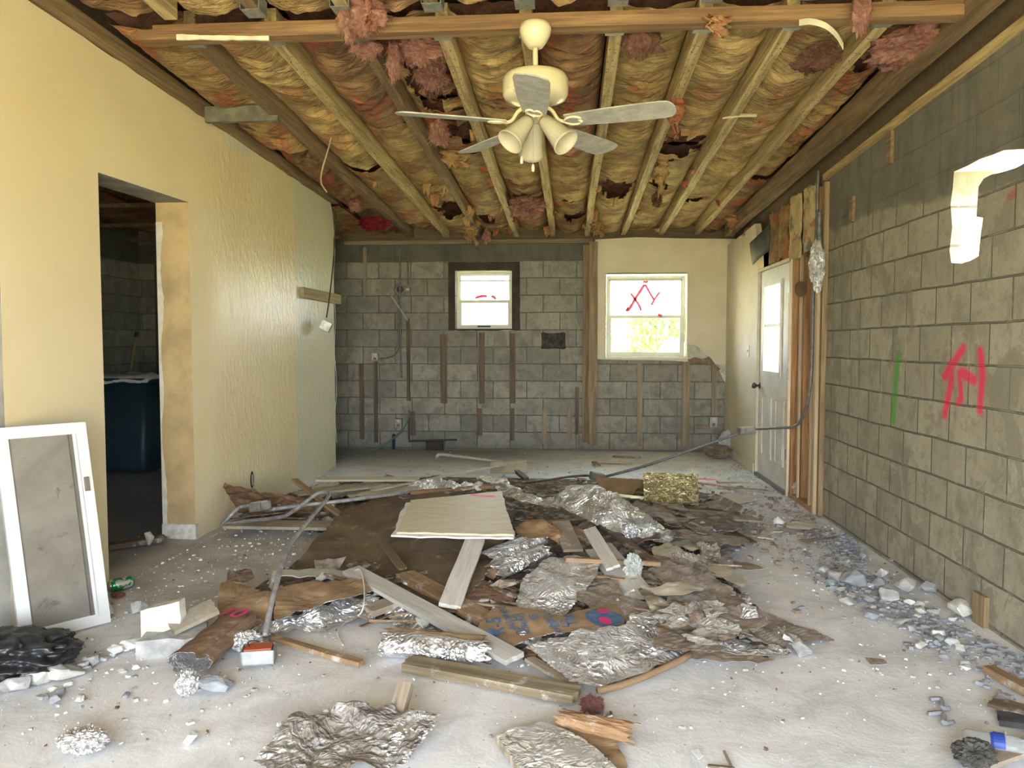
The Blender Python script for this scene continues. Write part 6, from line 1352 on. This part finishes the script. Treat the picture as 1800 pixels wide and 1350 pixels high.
foilball(fl(1712, 1350), (.06, .05, .04), 41, plain('dark_fibre', (.06, .055, .05), .8, var=.5, scale=40), 'dark tangled fibre clump at the lower right corner', 'fibre_clump', cat='debris', folds=1.6)
sheet('paper_scrap', [(1520,1155,.012),(1555,1158,.02),(1560,1166,.01),(1530,1168,.006)], [M_PAPERD, M_PAPERD], 'small dark scrap alone on the floor before the wall rubble', 'paper', .01, .01, .01, 61)
for i, (a, b, lab) in enumerate((((1636,1232),(1668,1248),'upper grey paper shred near the right front floor'), ((1632,1258),(1676,1272),'lower S-shaped grey paper shred near the right front floor'))):
    pa, pb = fl(*a), fl(*b); pline('paper_shred', [pa+Vector((0,0,.006)), (pa+pb)/2+Vector((.02,.03,.008)), (pa+pb)/2+Vector((-.01,-.04,.008)), pb+Vector((0,0,.006))], .009, plain('grey_shred', (.30, .30, .33), .9), lab, 'paper', 5, 4)
sheet('paper_scrap', [(1215,1318,.004),(1228,1316,.02),(1236,1328,.012),(1228,1334,.004)], [M_WHITE, M_WHITE], 'white curled chip on the front floor right of centre', 'paper', .006, .008, .004, 63)
board('splinter', (1272,1320,.006), (1285,1345,.006), .008, .006, M_BOARD, 'thin splinter at the bottom edge right of centre', seed=75); board('splinter', (1245,1346,.006), (1290,1350,.006), .010, .006, M_BOARDD, 'dark thin splinter at the bottom edge right of centre', seed=76)
# can
cp = fl(213, 1026, .033); t = empty('drink_can', cp, 'green and silver drink can lying by the doorway', 'can')
MM = Matrix.Rotation(.95, 4, 'Z') @ Matrix.Rotation(math.pi/2, 4, 'Y')
m = MB('can_print'); v = m.co(); s3 = m.sep(v); g = m.noise(v, 26, 3, .5); cc = m.mix(m.ramp(g, .48, .52), (.03, .30, .10), (.66, .68, .66)); M_CAN = m.set(cc, .3, .6)
bm = bmesh.new(); lathe(bm, [(.026, -.060), (.033, -.052), (.033, .048), (.026, .058)], 28, MM); obj('can_body', bm, M_CAN, t, True)
bm = bmesh.new(); lathe(bm, [(.0265, -.061), (.023, -.057), (.002, -.056)], 28, MM); obj('can_end', bm, plain('can_metal', (.62, .62, .60), .25, .9), t, True)
foilball(fl(208, 1050), (.04, .03, .015), 43, plain('red_brown_scrap', (.18, .07, .05), .8), 'small reddish brown scrap in front of the drink can', 'scrap', cat='debris')
# doorway: threshold board, lump; bin, sheet, broom
board('threshold_board', (190,960,.02), (291,946,.02), .10, .03, M_BOARDD, 'dark board lying across the doorway threshold', seed=81)
chunk(fl(262, 956, .03), (.05, .04, .05), 81, M_CONCL, 'small pale lump on the doorway threshold', name='plaster_lump')
bc = fl(226, 838); t = empty('wheeled_bin', (bc.x-.12, bc.y+.25, 0), 'dark blue green wheeled bin standing in the side room', 'bin')
m = MB('navy_plastic'); n = m.noise(m.co(), 6, 5, .6); M_BIN = m.set(m.mix(n, (.014, .036, .055), (.026, .058, .078)), .45, 0, None, .5)
def ringbox(bm, specs, r=.06, n=6):
    rs = []
    for (w_, d_, z) in specs:
        ring = []
        for cx, cy, a0 in ((w_/2-r, d_/2-r, 0), (-w_/2+r, d_/2-r, 90), (-w_/2+r, -d_/2+r, 180), (w_/2-r, -d_/2+r, 270)):
            for k in range(n+1): a = math.radians(a0+90*k/n); ring.append(bm.verts.new((cx+r*math.cos(a), cy+r*math.sin(a), z)))
        rs.append(ring)
    for a, b in zip(rs, rs[1:]):
        for k in range(len(a)): bm.faces.new((a[k], a[(k+1) % len(a)], b[(k+1) % len(a)], b[k]))
    bm.faces.new(list(reversed(rs[0]))); bm.faces.new(rs[-1])
bm = bmesh.new(); ringbox(bm, [(.58, .50, .05), (.60, .52, .10), (.72, .62, .92)]); obj('bin_body', bm, M_BIN, t, True)
bm = bmesh.new(); ringbox(bm, [(.76, .66, .92), (.78, .68, .94), (.78, .68, .97)]); obj('bin_rim', bm, M_BIN, t, True)
for s in (-1, 1):
    bm = bmesh.new(); lathe(bm, [(.10, -.025), (.10, .025)], 24, Matrix.Translation((s*.27, .22, .10)) @ Matrix.Rotation(math.pi/2, 4, 'Y')); obj('wheel', bm, plain('wheel_rubber', (.02, .02, .02), .7), t)
bm = bmesh.new(); G = []
for j in range(25):
    row = []
    for i in range(29):
        x = -.40+.80*i/28; y = -.36+.72*j/24; e = max(abs(x)-.36, abs(y)-.31, 0); row.append(bm.verts.new((x, y, .985+.05*abs(N(x*3, y*3+2, 1))+.035*crumple(x, y, 3)-e*1.2)))
    G.append(row)
for j in range(24):
    for i in range(28): bm.faces.new((G[j][i], G[j][i+1], G[j+1][i+1], G[j+1][i]))
o = obj('white_cloth', bm, plain('white_cloth', (.66, .66, .66), .85), None, True, t.location); o.modifiers.new('s', 'SOLIDIFY').thickness = .004; tag(o, 'white folded sheet lying over the bin', 'cloth')
t = empty('broom', on(227, 700, 1, bc.y+1.2), 'broom with a yellow stick leaning behind the bin', 'broom'); t.location.z = 0
a = on(229, 655, 1, bc.y+1.2)-t.location; b = on(239, 592, 1, bc.y+1.35)-t.location; bm = bmesh.new(); foot = Vector((a.x-(b.x-a.x)*1.6, a.y-.3, .12)); tube(bm, [foot, a, b], .013, 8); obj('stick', bm, plain('yellow_stick', (.30, .26, .05), .5), t)
bm = bmesh.new(); tube(bm, [b, b+Vector((.01, 0, .06))], .02, 8); obj('grip', bm, plain('black_grip', (.02, .02, .02), .6), t); obj('bristles', boxbm(foot.x-.15, foot.x+.15, foot.y-.03, foot.y+.03, .0, .13), plain('bristles', (.10, .10, .08), .9), t)
# side room: strips on the block wall
for i, (u, lab) in enumerate(((203, 'dark strip on the side room wall, left of two'), (277, 'dark strip on the side room wall, right of two'))):
    o = obj('furring_strip', boxbm(BP(u-4, 500).x, BP(u+4, 500).x, YB-.02, YB, .1, 2.3), M_STRIPD); tag(o, lab, 'strip')
# back right corner: bags; foil on the stud wall
foilball(fl(1262, 806), (.17, .09, .08), 51, plain('brown_bag', (.20, .15, .10), .8, var=.3, scale=10), 'brown bag slumped in the back right corner', 'bag', cat='bag'); foilball(fl(1282, 802), (.12, .09, .15), 52, plain('clear_bag', (.42, .42, .38), .4, var=.2, scale=10), 'crumpled translucent plastic bag in the back right corner', 'plastic_bag', cat='bag', folds=1.4)
foilball(fl(1415, 876), (.13, .16, .09), 53, plain('grey_bag', (.42, .40, .38), .8, var=.15, scale=10), 'grey dusty bag at the foot of the corner board', 'bag', cat='bag', folds=.8)
pf = on(1436, 475, 0, 1.80); foilball((pf.x, pf.y, pf.z-.12), (.055, .07, .16), 54, M_FOIL, 'crumpled foil clump hanging beside the stud wall top', 'foil_clump', folds=1.4)
foilball((pf.x+.005, pf.y-.01, pf.z-.17), (.03, .045, .065), 55, M_FOILC, 'bright foil tip hanging below the foil clump', 'foil_clump', folds=1.2)
a_ = bpy.data.objects['foil_clump']; b_ = bpy.data.objects['foil_clump.001']; b_.name = 'foil_tip'; b_.parent = a_; b_.location = b_.location-a_.location; del b_['label']; del b_['category']; b_['label'] = 'brighter foil tip'
pf = on(1407, 508, 0, 1.80); t = empty('hanging_cover', pf, 'round brown cover disc hanging by the studs', 'cover'); bm = bmesh.new(); lathe(bm, [(.06, 0), (.06, .006)], 24, Matrix.Rotation(.5, 4, 'Z') @ Matrix.Rotation(math.pi/2, 4, 'X')); obj('disc', bm, plain('brown_disc', (.13, .085, .05), .7), t)
pline('hanging_conduit', [on(1441,372,0,1.85), on(1440,400,0,1.85), on(1441,440,0,1.85), on(1440,468,0,1.85)], .018, M_PIPE, 'thick grey conduit stub at the top of the corner board', 'conduit')
o = obj('paper_flap', boxbm(-.002, .002, -.03, .03, -.16, 0), M_PAPER); bpy.data.objects.remove(o)
# debris at the back floor
for i, (a, b, w_, lab) in enumerate((((1077,802),(1125,805),.04,'brown stick on the floor near the back wall, left of the door corner'), ((1044,812),(1052,818),.05,'short dark wood bit on the back floor'), ((1055,815),(1110,816),.01,'thin straw like splinter on the back floor'))):
    board('stick', (*a, .012), (*b, .012), w_, .015, M_BOARDB, lab, 'stick', seed=90+i)
# ------------------------------------------------------------------ torn scraps over the heap
R3 = random.Random(11)
for nm_ in ('black_plastic', 'black_plastic.001', 'brown_bag', 'grey_bag'):
    if nm_ in bpy.data.objects: bpy.data.objects[nm_].data.shade_smooth()
def ph(u, v): p = fl(u, v); return mound(p.x, p.y)
kinds = (('foil_scrap', [M_FOILC, M_PAPER], 'small torn foil scrap among the litter of the big heap', 'foil', 'small foil scraps in the heap', .03, .9),
         ('paper_scrap', [M_PAPER, M_FOILD], 'small torn brown paper scrap among the litter of the big heap', 'paper', 'small brown paper scraps in the heap', .02, 1.2),
         ('paper_scrap', [M_PAPERD, M_PAPERB], 'small dusty paper scrap among the litter of the big heap', 'paper', 'small dusty paper scraps in the heap', .025, 1.3),
         ('gypsum_scrap', [M_WHITE, M_GYP], 'small white gypsum flake among the litter of the big heap', 'gypsum', 'small gypsum flakes in the heap', .006, .6))
regions = ((560,850,900,870,12), (1000,850,1300,950,30), (1000,950,1260,1060,34), (1100,1050,1400,1140,34), (640,1040,900,1110,12), (400,1000,640,1100,8), (830,940,1000,1100,14), (430,880,640,940,8))
for (ua, va, ub, vb, cnt) in regions:
    for _ in range(cnt):
        u, v = R3.uniform(ua, ub), R3.uniform(va, vb); p = fl(u, v)
        if not inside(Vector((p.x, p.y)), PILE): continue
        K = kinds[R3.choice((0, 1, 2, 2, 3, 3))]; s = R3.uniform(.03, .085)*K[6]; z = mound(p.x, p.y)*.8+R3.uniform(.02, .04); sd_ = R3.randint(1, 9999); bm = bmesh.new(); n = R3.randint(5, 8); ctr = bm.verts.new((0, 0, .3*s*R3.uniform(-1, 1))); ring = []
        for i in range(n):
            a = 2*math.pi*i/n+R3.uniform(-.3, .3); rr = s*R3.uniform(.5, 1.15); ring.append(bm.verts.new((rr*math.cos(a), rr*.7*math.sin(a), R3.uniform(-.28, .28)*s)))
        for i in range(n): bm.faces.new((ctr, ring[i], ring[(i+1) % n]))
        bmesh.ops.subdivide_edges(bm, edges=bm.edges[:], cuts=2, use_grid_fill=True)
        for v_ in bm.verts: v_.co.z += K[5]*crumple(v_.co.x*2, v_.co.y*2, sd_ % 50)*.8
        o = obj(K[0], bm, K[1], None, False, (p.x, p.y, z)); o.rotation_euler = (R3.uniform(-.35, .35), R3.uniform(-.35, .35), R3.uniform(0, 6.28)); md = o.modifiers.new('s', 'SOLIDIFY'); md.thickness = .0018 if K[0] != 'gypsum_scrap' else .010; md.material_offset = 1
        tag(o, K[2], K[3], K[4])
for i in range(46):
    ua, va, ub, vb, _ = regions[R3.choice((0, 1, 1, 2, 2, 3, 3, 4, 7))]; u, v = R3.uniform(ua, ub), R3.uniform(va, vb); p = fl(u, v); z = mound(p.x, p.y)*.9+.03; a = R3.uniform(-.9, .9); L = R3.uniform(.06, .26)
    d = Vector((math.cos(a), math.sin(a), R3.uniform(-.12, .12)))*L; board('wood_splinter', Vector((p.x, p.y, z))-d, Vector((p.x, p.y, z))+d, R3.uniform(.01, .035), R3.uniform(.006, .014), (M_BOARDB, M_BOARDD, M_BOARD)[i % 3], 'loose wood splinter among the litter of the big heap', 'splinter', group='wood splinters in the heap', at3=True, seed=i, taper=R3.uniform(0, .6), roll=R3.uniform(-.5, .5))
# middle sized torn sheets strewn over the right side of the heap
for i in range(44):
    ua, va, ub, vb = ((1130,885,1290,945), (1150,945,1290,1050), (1190,1050,1400,1135))[i % 3]
    cu_, cv_ = R3.uniform(ua, ub), R3.uniform(va, vb); pc_ = fl(cu_, cv_)
    if not inside(Vector((pc_.x, pc_.y)), PILE): continue
    Lp = R3.uniform(28, 75)*(cv_-605)/420; Wp_ = Lp*R3.uniform(.25, .6); an = R3.uniform(-.2, .75); zc_ = mound(pc_.x, pc_.y)+R3.uniform(.02, .07); pts = []
    for k in range(8):
        a = 2*math.pi*k/8; x_ = Lp*math.cos(a)*R3.uniform(.75, 1.1); y_ = Wp_*math.sin(a)*R3.uniform(.7, 1.1); pts.append((cu_+x_*math.cos(an)-y_*math.sin(an)*.6, cv_+(x_*math.sin(an)+y_*math.cos(an))*.55, max(.01, zc_+R3.uniform(-.03, .045))))
    mt = ([M_PAPERD, M_PAPERB], [M_PAPERD, M_PAPERB], [M_FOIL, M_PAPERB], [M_PAPERB, M_FOILD], [M_GYP, M_PAPERD], [M_PAPERD, M_PAPERB])[i % 6]
    lab = {0: 'crumpled dusty brown sheet piece strewn over the right half of the heap', 2: 'crumpled foil piece strewn over the right half of the heap', 3: 'crumpled dark brown piece strewn over the right half of the heap', 4: 'pale board piece strewn over the right half of the heap'}[{0: 0, 1: 0, 2: 2, 3: 3, 4: 4, 5: 0}[i % 6]]
    sheet('torn_sheet', pts, mt, lab, 'paper', .03, .018, .035, 300+i, .003, group=lab.replace('piece', 'pieces'))
# crumbs over the whole floor: nobody could count them
def crumbs(name, mat, label, n, region, smin, smax, seed):
    r = random.Random(seed); bm = bmesh.new()
    for _ in range(n):
        x, y = region(r); s = smin+(smax-smin)*r.random()**3; a = r.uniform(0, 6.28); q = Matrix.Rotation(a, 3, 'Z'); st_ = r.uniform(.35, 1); pts = [(-s, -s*st_, 0), (s*r.uniform(.5, 1), -s*st_*r.uniform(.4, 1), 0), (s, s*st_*r.uniform(.3, 1), 0), (-s*r.uniform(.2, 1), s*st_, 0)]
        h = s*r.uniform(.2, .7); lo = [bm.verts.new(Vector((x, y, -.001))+q @ Vector(p)) for p in pts]; hi = [bm.verts.new(Vector((x, y, h+.003*r.random()))+q @ (Vector(p)*.75)) for p in pts]
        bm.faces.new(hi)
        for i in range(4): bm.faces.new((lo[i], lo[(i+1) % 4], hi[(i+1) % 4], hi[i]))
    tag(obj(name, bm, mat), label, 'debris', None, 'stuff')
def reg(r):
    k = r.random()
    if k < .30: y = r.uniform(2.2, 9.1); return r.uniform(-2.3, 1.85), y
    if k < .55: y = r.uniform(2.5, 8.5); return 1.88-abs(r.gauss(0, .28)), y
    if k < .75: a = r.choice(PILE); return min(1.85, a.x+r.gauss(0, .45)), a.y+r.gauss(0, .4)
    return max(-2.4, -1.9+r.gauss(0, .5)), r.uniform(2.3, 5.5)
crumbs('plaster_crumbs', M_WHITE, 'white plaster crumbs scattered over the floor', 1700, reg, .0015, .012, 1)
crumbs('concrete_crumbs', M_CONC, 'grey concrete crumbs scattered over the floor', 2000, reg, .0015, .014, 2)
crumbs('wood_crumbs', M_BOARDD, 'dark wood and bark crumbs scattered over the floor', 900, reg, .001, .009, 3)
def reg2(r): y = r.uniform(2.6, 5.4); return 1.90-abs(r.gauss(0, .16))-max(0, .25-.25*abs(y-4.2)), y
crumbs('wall_rubble_crumbs', M_CONCB, 'fine grey rubble heaped along the foot of the right block wall', 1500, reg2, .004, .026, 4)
def reg3(r): return r.uniform(.9, 1.85), 5.6+r.gauss(0, .7)
crumbs('paper_crumbs', M_PAPERD, 'brown paper crumbs before the open stud wall', 800, reg3, .004, .03, 5)
